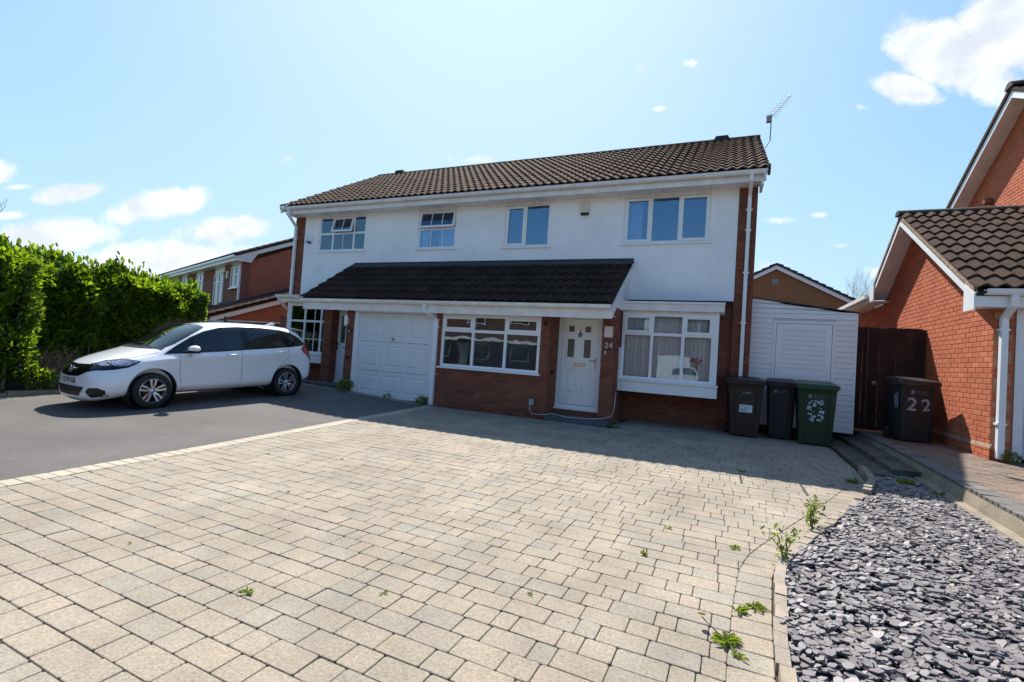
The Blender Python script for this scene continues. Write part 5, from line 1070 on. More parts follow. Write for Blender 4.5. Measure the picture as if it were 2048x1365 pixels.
# ============================================================= wheelie bins
def bin_(name, label, m, ml, x, y, z, rz, wt, wb, dt, db, h, group=None, cat='bin'):
    t = thing(name, label, cat, (x, y, z), rz, group); Wt = WM[t.name]
    def L(mb, nm, mm, par=None, **k):
        o = mb.build(nm, mm, None, **k); o.matrix_basis = Wt; o.parent = par or t; o.matrix_parent_inverse = WM[(par or t).name].inverted(); WM[o.name] = Wt; return o
    # body: tapered with front ribs; y from 0 (front) to depth
    zs = [0.03, .10, .5 * h, .80 * h, .86 * h, .90 * h]; mb = MB()
    def sec(k):
        f = k; w_ = wb + (wt - wb) * f; d_ = db + (dt - db) * f; y0 = (dt - d_) * .35; c = .045
        rr = [(-w_ / 2 + c, y0), (-w_ / 2 + .09, y0), (-w_ / 2 + .10, y0 + .012), (w_ / 2 - .10, y0 + .012), (w_ / 2 - .09, y0), (w_ / 2 - c, y0), (w_ / 2 - .012, y0 + .012), (w_ / 2, y0 + c), (w_ / 2, y0 + d_ - c), (w_ / 2 - c, y0 + d_), (-w_ / 2 + c, y0 + d_), (-w_ / 2, y0 + d_ - c), (-w_ / 2, y0 + c), (-w_ / 2 + .012, y0 + .012)]
        return rr
    rings = [[(a, b, z_) for a, b in sec(z_ / h)] for z_ in zs]
    rings[-2] = [(a * 1.0, b, z_) for (a, b, z_) in rings[-2]]; rings[-1] = [(a * 1.07, (b - dt / 2) * 1.05 + dt / 2, z_) for (a, b, z_) in rings[-1]]
    rings.append([(a, b, z_ + .03) for a, b, z_ in rings[-1]]); n = len(rings[0])
    for r in rings: mb.v += r
    mb.f = [(i * n + j, i * n + (j + 1) % n, (i + 1) * n + (j + 1) % n, (i + 1) * n + j) for i in range(len(rings) - 1) for j in range(n)] + [tuple(range(n)), tuple(range((len(rings) - 1) * n, len(rings) * n))]
    body = L(mb, 'bin_body', m, smooth=True, auto=30)
    mb = MB(); w_, d_ = wt * 1.10, dt * 1.06; z0 = .90 * h + .03
    def lr(s, zz, lift=0): return [(a * s, b, zz + lift * (b / d_)) for a, b in ((-w_ / 2 + .03, -.035), (w_ / 2 - .03, -.035), (w_ / 2, .0), (w_ / 2, d_ - .06), (w_ / 2 - .04, d_), (-w_ / 2 + .04, d_), (-w_ / 2, d_ - .06), (-w_ / 2, .0))]
    R_ = [lr(1, z0 - .035), lr(1, z0 + .022, .02), [(a * .95, b + (.015 if b < .1 else -.01), z + .02) for a, b, z in lr(1, z0 + .022, .03)], [(a * .80, .06 + (b) * .84, z + .012) for a, b, z in lr(1, z0 + .032, .05)]]
    for r in R_: mb.v += r
    mb.f = [(i * 8 + j, i * 8 + (j + 1) % 8, (i + 1) * 8 + (j + 1) % 8, (i + 1) * 8 + j) for i in range(3) for j in range(8)] + [tuple(range(8)), tuple(range(24, 32))]
    lid = L(mb, 'bin_lid', ml, smooth=True, auto=25)
    for s in (-1, 1): L(MB().box(s * w_ * .30 - .05, s * w_ * .30 + .05, -.052, .0, z0 + .004, z0 + .034), 'lid_grip', ml, lid)
    L(MB().tube([(-w_ * .42, d_ + .03, z0 + .03), (w_ * .42, d_ + .03, z0 + .03)], .016, 8), 'handle', ml)
    for s in (-1, 1):
        mb = MB(); Tm = Matrix.Translation((s * (wb / 2 + .035), dt * .78, .1)) @ Matrix.Rotation(R(90), 4, 'Z'); mb.lathe([(0, -.022), (.07, -.022), (.095, -.018), (.1, 0), (.095, .018), (.07, .022), (0, .022)], Tm, 20); L(mb, 'wheel', M['rubber'])
    return t, Wt, body
def onbin(Wt, x, z, h, wt, dt, db, off=.0):     # point on the front face
    y = (dt - (db + (dt - db) * z / h)) * .35; return Wt @ V((x, y - off, z))
def stick(body, Wt, m, nm, x0, x1, z0, z1, h, dt, db, off=-.008, th=.0012):
    y = lambda z: (dt - (db + (dt - db) * z / h)) * .35 - off
    vs = [(x0, y(z0) , z0), (x1, y(z0), z0), (x1, y(z1), z1), (x0, y(z1), z1)]; vs = [V(v) for v in vs]; o = MB().prism(vs, (0, -th, 0), (0, 0, 0)).build(nm, m, None); o.matrix_basis = Wt; o.parent = body; o.matrix_parent_inverse = WM[body.name].inverted(); WM[o.name] = Wt; return o
def btext(body, Wt, s, size, m, x, z, h, dt, db, nm='lettering', off=-.010, rot=0, bold=0):
    y = (dt - (db + (dt - db) * z / h)) * .35 - off; return text(nm, s, size, m, body, Wt @ Matrix.Translation((x, y - .003, z)) @ Matrix.Rotation(rot, 4, 'Y') @ Matrix.Rotation(R(90), 4, 'X'), depth=.0008, bold=bold)
hB = 1.075
t, W1, b = bin_('wheelie_bin', 'brown lidded wheelie bin with torn white label, leftmost of three bins', M['bin_brown'], M['bin_brown'], .475, 9.72, .0, R(3), .585, .475, .70, .52, hB, 'wheelie bins in front of the side room')
FO = .010
btext(b, W1, 'S M B C', .040, M['printwhite'], .02, .80, hB, .70, .52)
for q in ((-.085, -.080, .645, .765), (.105, .110, .645, .765), (-.05, .08, .625, .630)): stick(b, W1, M['print'], 'emblem_line', *q, hB, .70, .52)
stick(b, W1, M['printwhite'], 'address_label', -.10, .115, .45, .585, hB, .70, .52)
btext(b, W1, 'GUTTA', .038, M['ink'], -.05, .545, hB, .70, .52, off=-.0085, rot=R(4)); btext(b, W1, 'BINS', .026, M['ink'], .055, .535, hB, .70, .52, off=-.0085, rot=R(4))
for z in (.505, .478): stick(b, W1, M['ink'], 'label_line', -.09, .03, z, z + .009, hB, .70, .52, off=-.0065)
t, W2, b = bin_('wheelie_bin', 'slim dark grey wheelie bin, middle one of three beside the side room', M['bin_grey'], M['bin_grey'], 1.07, 10.0, .0, R(-2), .47, .37, .55, .42, 1.08, 'wheelie bins in front of the side room')
stick(b, W2, M['print'], 'emblem', -.125, -.075, .835, .895, 1.08, .55, .42); btext(b, W2, 'SOLIHULL', .036, M['print'], .025, .88, 1.08, .55, .42); btext(b, W2, 'COUNCIL', .030, M['print'], .022, .845, 1.08, .55, .42)
t, W3, b = bin_('wheelie_bin', 'green wheelie bin with torn mottled sticker, rightmost beside the side room', M['bin_green'], M['bin_lid_green'], 1.56, 9.66, .0, R(-4), .59, .49, .71, .53, hB + .01, 'wheelie bins in front of the side room')
stick(b, W3, M['print'], 'emblem', -.125, -.075, .805, .87, hB, .71, .53); btext(b, W3, 'SOLIHULL', .042, M['print'], .04, .85, hB, .71, .53); btext(b, W3, 'COUNCIL', .036, M['print'], .03, .812, hB, .71, .53)
rr = random.Random(3); mb = MB()
for i in range(85):
    a = rr.random(); x, z = rr.uniform(-.125, .105), rr.uniform(.42, .775)
    if abs(x + .01) < .05 and abs(z - .60) < .09 and a < .85: continue
    s = rr.uniform(.008, .024); k = 6; y = (.71 - (.53 + .18 * z / hB)) * .35 + .0075
    mb.add([W3 @ V((x + s * rr.uniform(.6, 1.2) * math.cos(j * 1.047), y - .0001 * i / 8, z + s * rr.uniform(.6, 1.3) * math.sin(j * 1.047))) for j in range(k)], [tuple(range(k))])
mb.build('torn_sticker', M['sticker'], b)
t, W4, b = bin_('wheelie_bin', 'black wheelie bin with white painted 22 standing before the timber gate', M['bin_grey'], M['black'], 3.06, 10.02, .2, R(6), .54, .45, .62, .48, 1.06)
stick(b, W4, M['print'], 'emblem', -.11, -.06, .80, .86, 1.06, .62, .48); btext(b, W4, 'SOLIHULL', .038, M['print'], .05, .845, 1.06, .62, .48); btext(b, W4, 'COUNCIL', .032, M['print'], .04, .81, 1.06, .62, .48)
btext(b, W4, '2', .30, M['chalk'], -.09, .62, 1.06, .62, .48, 'painted_numeral', bold=.004, rot=R(4)); btext(b, W4, '2', .27, M['chalk'], .11, .62, 1.06, .62, .48, 'painted_numeral', bold=.004, rot=R(-6))
for dy, l in ((.10, .25), (.17, .22)):
    MB().tube([W4 @ V((-.262, dy, .56)), W4 @ V((-.268, dy + .01, .68)), W4 @ V((-.272, dy, .56 + l))], .008, 5).build('painted_stroke', M['chalk'], b)
# ============================================================= the white car
fwp = V((-8.426, 5.008, gh(-8.426, 5.008))); rwp = V((-8.174, 7.429, gh(-8.174, 7.429))); cx_ = (fwp - rwp).normalized(); cy_ = V((0, 0, 1)).cross(cx_).normalized(); cz_ = cx_.cross(cy_); SC = (fwp - rwp).length / 2.53
org = rwp - cy_ * (.80 * SC)
CM = Matrix(((cx_.x, cy_.x, cz_.x, org.x), (cx_.y, cy_.y, cz_.y, org.y), (cx_.z, cy_.z, cz_.z, org.z), (0, 0, 0, 1))) @ Matrix.Scale(SC, 4)
car = thing('parked_car', 'white hatchback parked on the tarmac drive before the left front door', 'car', org); CP = CM
def cl(name, me_or_mb, m, parent=None, smooth=True, auto=None):
    if isinstance(me_or_mb, MB):
        o = me_or_mb.build(name, m, None, smooth=smooth, auto=auto)
    else: o = bpy.data.objects.new(name, me_or_mb); C.objects.link(o)
    o.matrix_basis = CM; o.parent = parent or car; o.matrix_parent_inverse = WM[(parent or car).name].inverted(); WM[o.name] = CM; return o
ST0 = [(-.665, .40, [(.48, .42), (.58, .48), (.60, .60), (.595, .70), (.57, .78), (.45, .82), (.25, .83)], .835),
      (-.625, .31, [(.62, .33), (.735, .42), (.755, .60), (.745, .80), (.70, .95), (.58, 1.01), (.33, 1.03)], 1.035),
      (-.53, .26, [(.70, .28), (.80, .40), (.81, .62), (.785, .88), (.735, 1.04), (.62, 1.19), (.38, 1.23)], 1.24),
      (-.40, .23, [(.74, .25), (.83, .38), (.838, .62), (.812, .92), (.765, 1.08), (.645, 1.34), (.44, 1.395)], 1.415),
      (-.15, .20, [(.75, .22), (.838, .37), (.846, .62), (.83, .93), (.785, 1.05), (.655, 1.415), (.47, 1.47)], 1.49),
      (.45, .18, [(.75, .20), (.832, .36), (.842, .62), (.832, .92), (.79, 1.02), (.66, 1.44), (.48, 1.505)], 1.522),
      (1.1, .18, [(.75, .20), (.83, .36), (.84, .62), (.832, .90), (.79, .985), (.66, 1.44), (.48, 1.507)], 1.525),
      (1.55, .18, [(.75, .20), (.83, .36), (.84, .62), (.83, .88), (.79, .955), (.668, 1.385), (.49, 1.455)], 1.477),
      (1.92, .18, [(.75, .20), (.832, .36), (.842, .62), (.828, .865), (.785, .93), (.69, 1.215), (.53, 1.29)], 1.325),
      (2.22, .18, [(.75, .20), (.838, .36), (.848, .62), (.825, .845), (.78, .905), (.715, 1.03), (.57, 1.105)], 1.145),
      (2.48, .18, [(.75, .20), (.842, .36), (.85, .60), (.815, .82), (.765, .88), (.69, .945), (.50, .995)], 1.012),
      (2.78, .19, [(.74, .21), (.835, .36), (.84, .57), (.79, .77), (.72, .83), (.62, .875), (.42, .91)], .925),
      (3.03, .14, [(.72, .16), (.81, .34), (.80, .54), (.735, .70), (.65, .765), (.55, .80), (.36, .83)], .84),
      (3.22, .12, [(.65, .14), (.735, .33), (.71, .52), (.64, .62), (.55, .69), (.45, .725), (.30, .75)], .758),
      (3.31, .13, [(.54, .15), (.61, .32), (.57, .50), (.51, .575), (.43, .62), (.34, .65), (.22, .668)], .675),
      (3.365, .20, [(.36, .22), (.42, .33), (.35, .47), (.31, .52), (.26, .545), (.20, .56), (.12, .57)], .575)]
ST = []
for i_, (x_, zb_, P_, zt_) in enumerate(ST0):
    P_ = list(P_)
    if 2 <= i_ <= 10: P_[2] = (P_[2][0] - .018, P_[2][1] + .05); P_[3] = (P_[3][0] + .012, P_[3][1] - .01)
    ST.append((x_, zb_, P_, zt_))
cv = []; cf = []
for (x, zb_, P, zt_) in ST:
    ring = [(x, 0, zb_)] + [(x, y, z) for y, z in P] + [(x, 0, zt_)] + [(x, -y, z) for y, z in reversed(P)]; cv += ring
nr = 16
for i in range(len(ST) - 1):
    for j in range(nr): cf.append((i * nr + j, i * nr + (j + 1) % nr, (i + 1) * nr + (j + 1) % nr, (i + 1) * nr + j))
for base_, rev in ((0, False), ((len(ST) - 1) * nr, True)):
    for j in range(1, 8):
        q = [base_ + j - 1 if j > 1 else base_, base_ + j, base_ + (nr - j), base_ + (nr - j + 1) % nr]
        if j == 1: q = [base_, base_ + 1, base_ + nr - 1]
        cf.append(tuple(q))
    cf.append((base_ + 7, base_ + 8, base_ + 9))
me = bpy.data.meshes.new('car_body'); me.from_pydata(cv, [], cf); bm = bmesh.new(); bm.from_mesh(me); bmesh.ops.recalc_face_normals(bm, faces=bm.faces)
lay = bm.edges.layers.float.new('crease_edge')
for e in bm.edges:
    a_, b_ = e.verts[0].index, e.verts[1].index; i0, j0, i1, j1 = a_ // nr, a_ % nr, b_ // nr, b_ % nr
    if j0 == j1 and abs(i0 - i1) == 1 and 1 <= min(i0, i1) <= 10: e[lay] = {4: .9, 12: .9, 5: .4, 11: .4, 2: .5, 14: .5}.get(j0, 0)
bm.to_mesh(me); bm.free(); tmp = bpy.data.objects.new('tmp', me); C.objects.link(tmp); md = tmp.modifiers.new('s', 'SUBSURF'); md.levels = 3; md.render_levels = 3
cut = []
for x in (0, 2.53):
    for s in (-1, 1):
        mb = MB(); mb.lathe([(0, -.17), (.368, -.17), (.368, .17), (0, .17)], Matrix.Translation((x, s * .84, .312)), 48); c_ = mb.build('cut', M['black'], None); cut.append(c_)
        b_ = tmp.modifiers.new('b', 'BOOLEAN'); b_.object = c_; b_.operation = 'DIFFERENCE'; b_.solver = 'EXACT'
bpy.context.view_layer.update(); dg = bpy.context.evaluated_depsgraph_get(); bme = bpy.data.meshes.new_from_object(tmp.evaluated_get(dg)); bpy.data.objects.remove(tmp)
for c_ in cut: bpy.data.objects.remove(c_)
bme.materials.clear(); bme.materials.append(M['paint']); bm = bmesh.new(); bm.from_mesh(bme)
for f in bm.faces: f.smooth = True; f.material_index = 0
for e in bm.edges:
    if len(e.link_faces) == 2 and e.calc_face_angle(0) > R(35): e.smooth = False
bm.normal_update(); bvh = BVHTree.FromBMesh(bm); bm.to_mesh(bme); bm.free(); bme.name = 'car_body'
body = cl('car_body', bme, None)
def patch(name, m, poly, axis, off=.004, st=.035, parent=None, sgn=1):
    """poly in the plane seen along axis: 'y' (x,z), 'x' (y,z) from the front, 'z' (x,y) from above, 'r' (y,z) from the rear"""
    n = len(poly); pts = []
    for i in range(n):
        a, b = V(poly[i]), V(poly[(i + 1) % n]); k = max(1, int((b - a).length / st))
        for j in range(k): pts.append(a.lerp(b, j / k))
    nb_ = len(pts); xs = [p[0] for p in pts]; ys = [p[1] for p in pts]
    def inside(p):
        c = False; j = nb_ - 1
        for i in range(nb_):
            if (pts[i][1] > p[1]) != (pts[j][1] > p[1]) and p[0] < (pts[j][0] - pts[i][0]) * (p[1] - pts[i][1]) / (pts[j][1] - pts[i][1]) + pts[i][0]: c = not c
            j = i
        return c
    inn = []; x = min(xs) + st / 2
    while x < max(xs):
        y = min(ys) + st / 2
        while y < max(ys):
            if inside((x, y)) and min((V((x, y)) - p).length for p in pts) > st * .45: inn.append(V((x, y)))
            y += st
        x += st
    P2 = [V((p[0], p[1])) for p in pts] + inn; r = delaunay_2d_cdt(P2, [(i, (i + 1) % nb_) for i in range(nb_)], [], 1, 1e-5); vs = []; ok = []
    for p in r[0]:
        if axis == 'y': o, d = V((p[0], 2 * sgn, p[1])), V((0, -sgn, 0))
        elif axis == 'x': o, d = V((5, p[0], p[1])), V((-1, 0, 0))
        elif axis == 'r': o, d = V((-3, p[0], p[1])), V((1, 0, 0))
        else: o, d = V((p[0], p[1], 3)), V((0, 0, -1))
        h, nn_, _, _ = bvh.ray_cast(o, d)
        if h is None: vs.append(V((0, 0, 0))); ok.append(False)
        else: vs.append(h + nn_ * off); ok.append(True)
    mb = MB(); mb.v = [tuple(v) for v in vs]; mb.f = [tuple(f) for f in r[2] if all(ok[i] for i in f)]
    return cl(name, mb, m, parent)
def strip(name, m, line, axis, w_=.006, off=.0015, parent=None, sgn=1):
    vs = []; mb = MB(); pts = []
    for i in range(len(line) - 1):
        a, b = V(line[i]), V(line[i + 1]); k = max(1, int((b - a).length / .04)); pts += [a.lerp(b, j / k) for j in range(k)]
    pts.append(V(line[-1]))
    for i, p in enumerate(pts):
        t = (pts[min(i + 1, len(pts) - 1)] - pts[max(i - 1, 0)]).normalized(); nn_ = V((-t[1], t[0])) * w_ / 2
        for s in (-1, 1):
            q = p + nn_ * s; o, d = (V((q[0], 2 * sgn, q[1])), V((0, -sgn, 0))) if axis == 'y' else (V((q[0], q[1], 3)), V((0, 0, -1)))
            h, n2, _, _ = bvh.ray_cast(o, d); mb.v.append(tuple((h + n2 * off) if h else V((q[0], .8 * sgn, q[1]))))
    mb.f = [(2 * i, 2 * i + 1, 2 * i + 3, 2 * i + 2) for i in range(len(pts) - 1)]; return cl(name, mb, m, parent)
dlo = [(2.36, .915), (2.14, 1.06), (1.90, 1.21), (1.65, 1.325), (1.35, 1.405), (1.0, 1.435), (.5, 1.43), (.1, 1.395), (-.15, 1.34), (-.33, 1.24), (-.46, 1.12), (-.36, 1.075), (-.12, 1.05), (.3, 1.02), (.9, .985), (1.5, .95), (2.0, .925)]
panes = [('quarter_window', [(2.27, .935), (2.10, 1.05), (1.93, 1.155), (1.93, .95)]), ('door_window', [(1.86, .965), (1.86, 1.20), (1.63, 1.305), (1.34, 1.38), (1.05, 1.405), (1.0, 1.40), (.98, 1.01), (1.4, .985)]), ('door_window', [(.84, 1.02), (.86, 1.405), (.5, 1.40), (.2, 1.375), (.13, 1.36), (.05, 1.07), (.4, 1.045)]), ('rear_quarter_window', [(-.01, 1.075), (.06, 1.345), (-.12, 1.29), (-.28, 1.20), (-.37, 1.12), (-.27, 1.09)])]
M['blackgloss'] = mat('black_gloss_trim', (.008, .008, .009), .12, 0, 1)
for s in (1, -1):
    d_ = patch('window_surround', M['blackgloss'], dlo, 'y', .003, sgn=s)
    for nm, p in panes: patch(nm, M['carglass'], p, 'y', .006, parent=d_, sgn=s)
    strip('door_seam', M['black'], [(2.12, .93), (2.13, .60), (2.10, .34), (2.04, .255), (1.1, .25), (1.03, .28), (1.01, .60), (1.02, .98)], 'y', sgn=s)
    strip('door_seam', M['black'], [(1.01, .28), (.98, .25), (.44, .25), (.36, .40), (.26, .58), (.06, .76), (-.02, .88), (-.03, 1.04)], 'y', sgn=s)
    strip('sill_seam', M['black'], [(2.15, .225), (.40, .225)], 'y', .01, sgn=s)
    cr = strip('waist_crease', M['paint'], [(2.0, .70), (1.5, .80), (1.0, .84), (.3, .885), (-.3, .92)], 'y', .012, .004, sgn=s)
    for x, z in ((1.22, .895), (.13, .945)):
        mb = MB(); y = .838 * s; mb.tube([(x - .10, y, z), (x - .07, y + .035 * s, z + .004), (x + .07, y + .035 * s, z - .004), (x + .10, y, z - .008)], [.010, .014, .014, .010], 8); cl('door_handle', mb, M['paint'])
    patch('grille_wing', M['blackgloss'], [(2.70, .80), (2.88, .838), (3.06, .80), (3.20, .745), (3.25, .70), (3.21, .648), (3.05, .664), (2.88, .70), (2.78, .745)], 'y', .0035, sgn=s)
    patch('headlight', M['lamp'], [(2.72, .798), (2.88, .829), (3.03, .797), (3.07, .76), (3.02, .722), (2.90, .722), (2.80, .757)], 'y', .007, sgn=s)
    patch('headlight', M['lamp'], [(3.07, .788), (3.17, .748), (3.16, .718), (3.07, .728)], 'y', .007, sgn=s)
    patch('tail_light', M['red'], [(-.33, 1.00), (-.45, 1.13), (-.54, 1.06), (-.62, .90), (-.65, .73), (-.60, .73), (-.50, .84), (-.38, .92)], 'y', .005, sgn=s)
    mb = MB(); mb.tube([(1.93, .79 * s, .955), (1.93, .87 * s, .965)], .03, 8); mir = cl('mirror_stalk', mb, M['black'])
    bm = bmesh.new(); bmesh.ops.create_uvsphere(bm, u_segments=20, v_segments=12, radius=1)
    for v in bm.verts: v.co = V((1.95 + v.co.x * .12 * (1 if v.co.x > 0 else .4), s * (.96 + v.co.y * .135), 1.005 + v.co.z * .072 * (1 if v.co.z > 0 else .5)))
    for f in bm.faces: f.smooth = True
    mm = bpy.data.meshes.new('mirror'); bm.to_mesh(mm); bm.free(); mm.materials.append(M['paint']); cl('door_mirror', mm, None); cl('mirror_lower', MB().box(1.89, 2.03, s * .87 - .02, s * .87 + .13 * s, .935, .975), M['black'], mir, smooth=False)
ws = [(2.44, 0), (2.43, .25), (2.39, .48), (2.30, .655), (2.15, .66), (1.95, .635), (1.72, .585), (1.60, .53), (1.56, .30), (1.54, 0)]
patch('windscreen', M['carglass'], ws + [(x, -y) for x, y in reversed(ws[1:-1])], 'z', .004)
cw_ = [(2.53, 0), (2.52, .25), (2.48, .46), (2.37, .68), (2.30, .665), (2.39, .48), (2.43, .25), (2.44, 0)]
patch('scuttle_panel', M['black'], cw_ + [(x, -y) for x, y in reversed(cw_[1:-1])], 'z', .0055, st=.03)
strip('wiper', M['black'], [(2.44, .52), (2.36, .10), (2.34, -.12)], 'z', .018, .012); strip('wiper', M['black'], [(2.45, -.05), (2.38, -.45)], 'z', .018, .012)
for s in (1, -1): strip('bonnet_seam', M['black'], [(2.42, .71 * s), (2.75, .66 * s), (3.0, .58 * s), (3.14, .50 * s)], 'z', .006, .0015)
strip('bonnet_seam', M['black'], [(3.14, .50), (3.235, .30), (3.27, 0), (3.235, -.30), (3.14, -.50)], 'z', .010, .002)
gr = [(-.60, .725), (-.3, .735), (0, .725), (.3, .735), (.60, .725), (.66, .67), (.46, .625), (.30, .55), (0, .535), (-.30, .55), (-.46, .625), (-.66, .67)]
gp = patch('front_grille', M['blackgloss'], gr, 'x', .005)
lg_ = [(-.46, .385), (.46, .385), (.33, .235), (-.33, .235)]; patch('lower_grille', M['black'], lg_, 'x', .004)
for s in (1, -1): patch('fog_lamp_recess', M['black'], [(s * a, b) for a, b in ((.50, .31), (.55, .375), (.68, .385), (.735, .34), (.72, .25), (.58, .225))], 'x', .004)
for s in (1, -1): cl('grille_emblem', MB().tube([(3.325, s * .045, .70), (3.362, s * .035, .60)], .008, 6), M['metal'], gp)
cl('grille_emblem', MB().tube([(3.35, -.035, .645), (3.35, .035, .645)], .007, 6), M['metal'], gp)
np_ = cl('number_plate', MB().box(3.353, 3.367, -.26, .26, .415, .525), M['plate'], smooth=False)
text('plate_lettering', 'CX19 UGB', .108, M['black'], np_, CM @ Matrix.Translation((3.3685, 0, .47)) @ Matrix.Rotation(R(90), 4, 'Z') @ Matrix.Rotation(R(90), 4, 'X') @ Matrix.Scale(.92, 4, (1, 0, 0)), depth=.001, bold=.002)
rg = [(-.5, 1.06), (.5, 1.06), (.45, 1.33), (-.45, 1.33)]; patch('rear_window', M['carglass'], rg, 'r', .004)
mb = MB(); mb.prism([V((-.42, -.56, 1.40)), V((-.42, .56, 1.40)), V((-.36, .60, 1.43)), V((-.36, -.60, 1.43))], (-.12, 0, -.005), (.16, 0, .03)); cl('roof_spoiler', mb, M['paint'], smooth=False)
mb = MB(); mb.prism([V((.02, 0, 1.49)), V((-.20, 0, 1.49)), V((-.21, 0, 1.56)), V((-.16, 0, 1.562))], (0, -.015, 0), (0, .015, 0)); cl('roof_antenna', mb, M['paint'], smooth=False)
M['well'] = mat('wheel_arch_liner', (.01, .01, .011), .9)
for x in (0, 2.53):
    for s in (1, -1):
        mb = MB(); mb.lathe([(.362, -.16), (.362, .135)] if s > 0 else [(.362, -.135), (.362, .16)], Matrix.Translation((x, s * .68, .312)), 40)
        mb.lathe([(0, -s * .16), (.362, -s * .16)], Matrix.Translation((x, s * .68, .312)), 40); cl('arch_liner', mb, M['well'])
        T = Matrix.Translation((x, s * .735, .300)); mb = MB()
        mb.lathe([(.19, -.09), (.255, -.095), (.285, -.085), (.298, -.06), (.300, 0), (.298, .06), (.285, .085), (.255, .095), (.205, .09), (.195, .07)], T, 48); wh = cl('wheel', mb, M['rubber'], auto=40)
        mb = MB(); mb.lathe([(.196, s * .070), (.205, s * .088), (.198, s * .092), (.188, s * .070), (.182, s * .02), (.185, -s * .08)], T, 48); rim = cl('wheel_rim', mb, M['alloy'], wh, auto=35)
        mb = MB(); mb.lathe([(0, s * .012), (.183, s * .012), (.183, 0), (0, 0)], T, 40); cl('brake_disc', mb, M['black'], wh)
        for k in range(5):
            a = k * 1.2566 + (.35 if x else .1); mb = MB()
            for da in (-.24, .24):
                r0, r1, r2 = .035, .105, .192; P = lambda r, an, wv: [(r * math.cos(an) - wv * math.sin(an), r * math.sin(an) + wv * math.cos(an)), (r * math.cos(an) + wv * math.sin(an), r * math.sin(an) - wv * math.cos(an))]
                ra, rb_, rc = P(r0, a + da * .6, .013), P(r1, a + da * 1.05, .014), P(r2, a + da * .80, .019)
                y1, y2, y3 = s * .060, s * .076, s * .083; th_ = -s * .022; q = [ra[0], ra[1], rb_[1], rb_[0], rc[1], rc[0]]; yy = [y1, y1, y2, y2, y3, y3]
                v_ = [T @ V((p[0], y_, p[1])) for p, y_ in zip(q, yy)] + [T @ V((p[0], y_ + th_, p[1])) for p, y_ in zip(q, yy)]
                mb.add(v_, [(0, 1, 2, 3), (3, 2, 4, 5), (6, 7, 8, 9), (9, 8, 10, 11), (1, 7, 8, 2), (2, 8, 10, 4), (0, 6, 9, 3), (3, 9, 11, 5), (5, 11, 10, 4), (0, 6, 7, 1)])
            cl('spoke', mb, M['alloy'], wh, smooth=False)
        mb = MB(); mb.lathe([(0, s * .074), (.026, s * .072), (.05, s * .055), (.055, s * .02)], T, 24); cl('hub_cap', mb, M['alloy'], wh)
# ============================================================= weeds and small things
def weed(label, x, y, r, n, seed, h=.05, flower=False, name='weed', m=None, lw=.28):
    t = thing(name, label, 'weed', (x, y, gh(x, y))); rr = random.Random(seed); mb = MB(); z0 = gh(x, y) + .002
    for i in range(n):
        a = rr.uniform(0, 6.283); l_ = r * rr.uniform(.5, 1.1); d = V((math.cos(a), math.sin(a), 0)); s = V((-d.y, d.x, 0)) * l_ * lw * .5; hh = h * rr.uniform(.3, 1.1); p = V((x, y, z0)) + V((rr.gauss(0, r * .15), rr.gauss(0, r * .15), 0))
        mb.add([p, p + d * l_ * .4 + s + V((0, 0, hh * .8)), p + d * l_ * .75 + s * .8 + V((0, 0, hh)), p + d * l_ + V((0, 0, hh * .55)), p + d * l_ * .75 - s * .8 + V((0, 0, hh)), p + d * l_ * .4 - s + V((0, 0, hh * .8))], [(0, 1, 2), (0, 2, 3), (0, 3, 4), (0, 4, 5)])
    mb.build('leaves', m or M['weed'], t)
    return t
t = weed('dandelion with one open yellow flower on a long stem near the slate bed', .10, 2.66, .075, 30, 1, .03, lw=.20)
MB().tube([(.09, 2.68, -.12), (.03, 2.70, -.09), (-.015, 2.745, -.075)], .003, 5).build('flower_stem', M['twig'], t); mb = MB(); mb.lathe([(0, .0), (.018, .004), (.020, .010), (0, .012)], Matrix.Translation((-.018, 2.75, -.07)) @ Matrix.Rotation(R(60), 4, 'X'), 14); mb.build('flower_head', M['yellow'], t)
weed('flat grass tuft pressed against the edging stones', .26, 3.12, .06, 22, 2, .03, lw=.16); weed('second grass tuft just left of the edging stones', .17, 3.02, .05, 14, 3, .03, lw=.16)
weed('tiny tuft below the dandelion', .155, 2.55, .045, 12, 4, .02); weed('small green sprig in a paver joint at lower left of the drive', -2.20, 1.85, .045, 12, 5, .02)
weed('little weed between pavers right of centre', -.41, 3.56, .05, 12, 6, .025); weed('pale weed clump in the pavers halfway to the bins', .18, 4.05, .06, 12, 7, .02); weed('small weed beside the lone drain slot', .33, 6.75, .06, 10, 8, .03)
weed('faint weed on the joint nearest the yellow dandelion', -.30, 4.2, .035, 8, 9, .02); weed('green tuft at the shaded foot of the slate bed', 1.55, 7.05, .08, 22, 10, .05); weed('weed growing out of the slate beside the concrete kerb', 2.12, 7.25, .10, 22, 11, .08)
weed('second weed in slate near the kerb', 2.30, 6.9, .07, 16, 12, .06); weed('low weed under the neighbouring white downpipe', 3.62, 8.72, .001, 1, 13)
for i, (x, y, lab) in enumerate([(-3.4, 3.2, 'tiny sprig left of centre on the open block drive'), (-1.6, 2.2, 'tiny sprig in the joints nearest the bottom centre of the drive'), (-4.7, 4.1, 'tiny sprig beside the cream border blocks, nearest one'), (-3.9, 4.4, 'tiny sprig a metre in from the cream border'),
    (-2.2, 4.8, 'tiny sprig on the sunlit drive in line with the front door'), (-5.2, 7.3, 'tiny sprig by the cream border where the house shadow begins'), (-.9, 2.6, 'tiny sprig near the foreground right of centre'), (-1.5, 3.9, 'tiny sprig mid-drive right of centre'), (-3.3, 1.9, 'tiny sprig in the left foreground joints')]):
    weed(lab, x, y, random.uniform(.018, .032), 8, 40 + i, .012, name='joint_sprig')
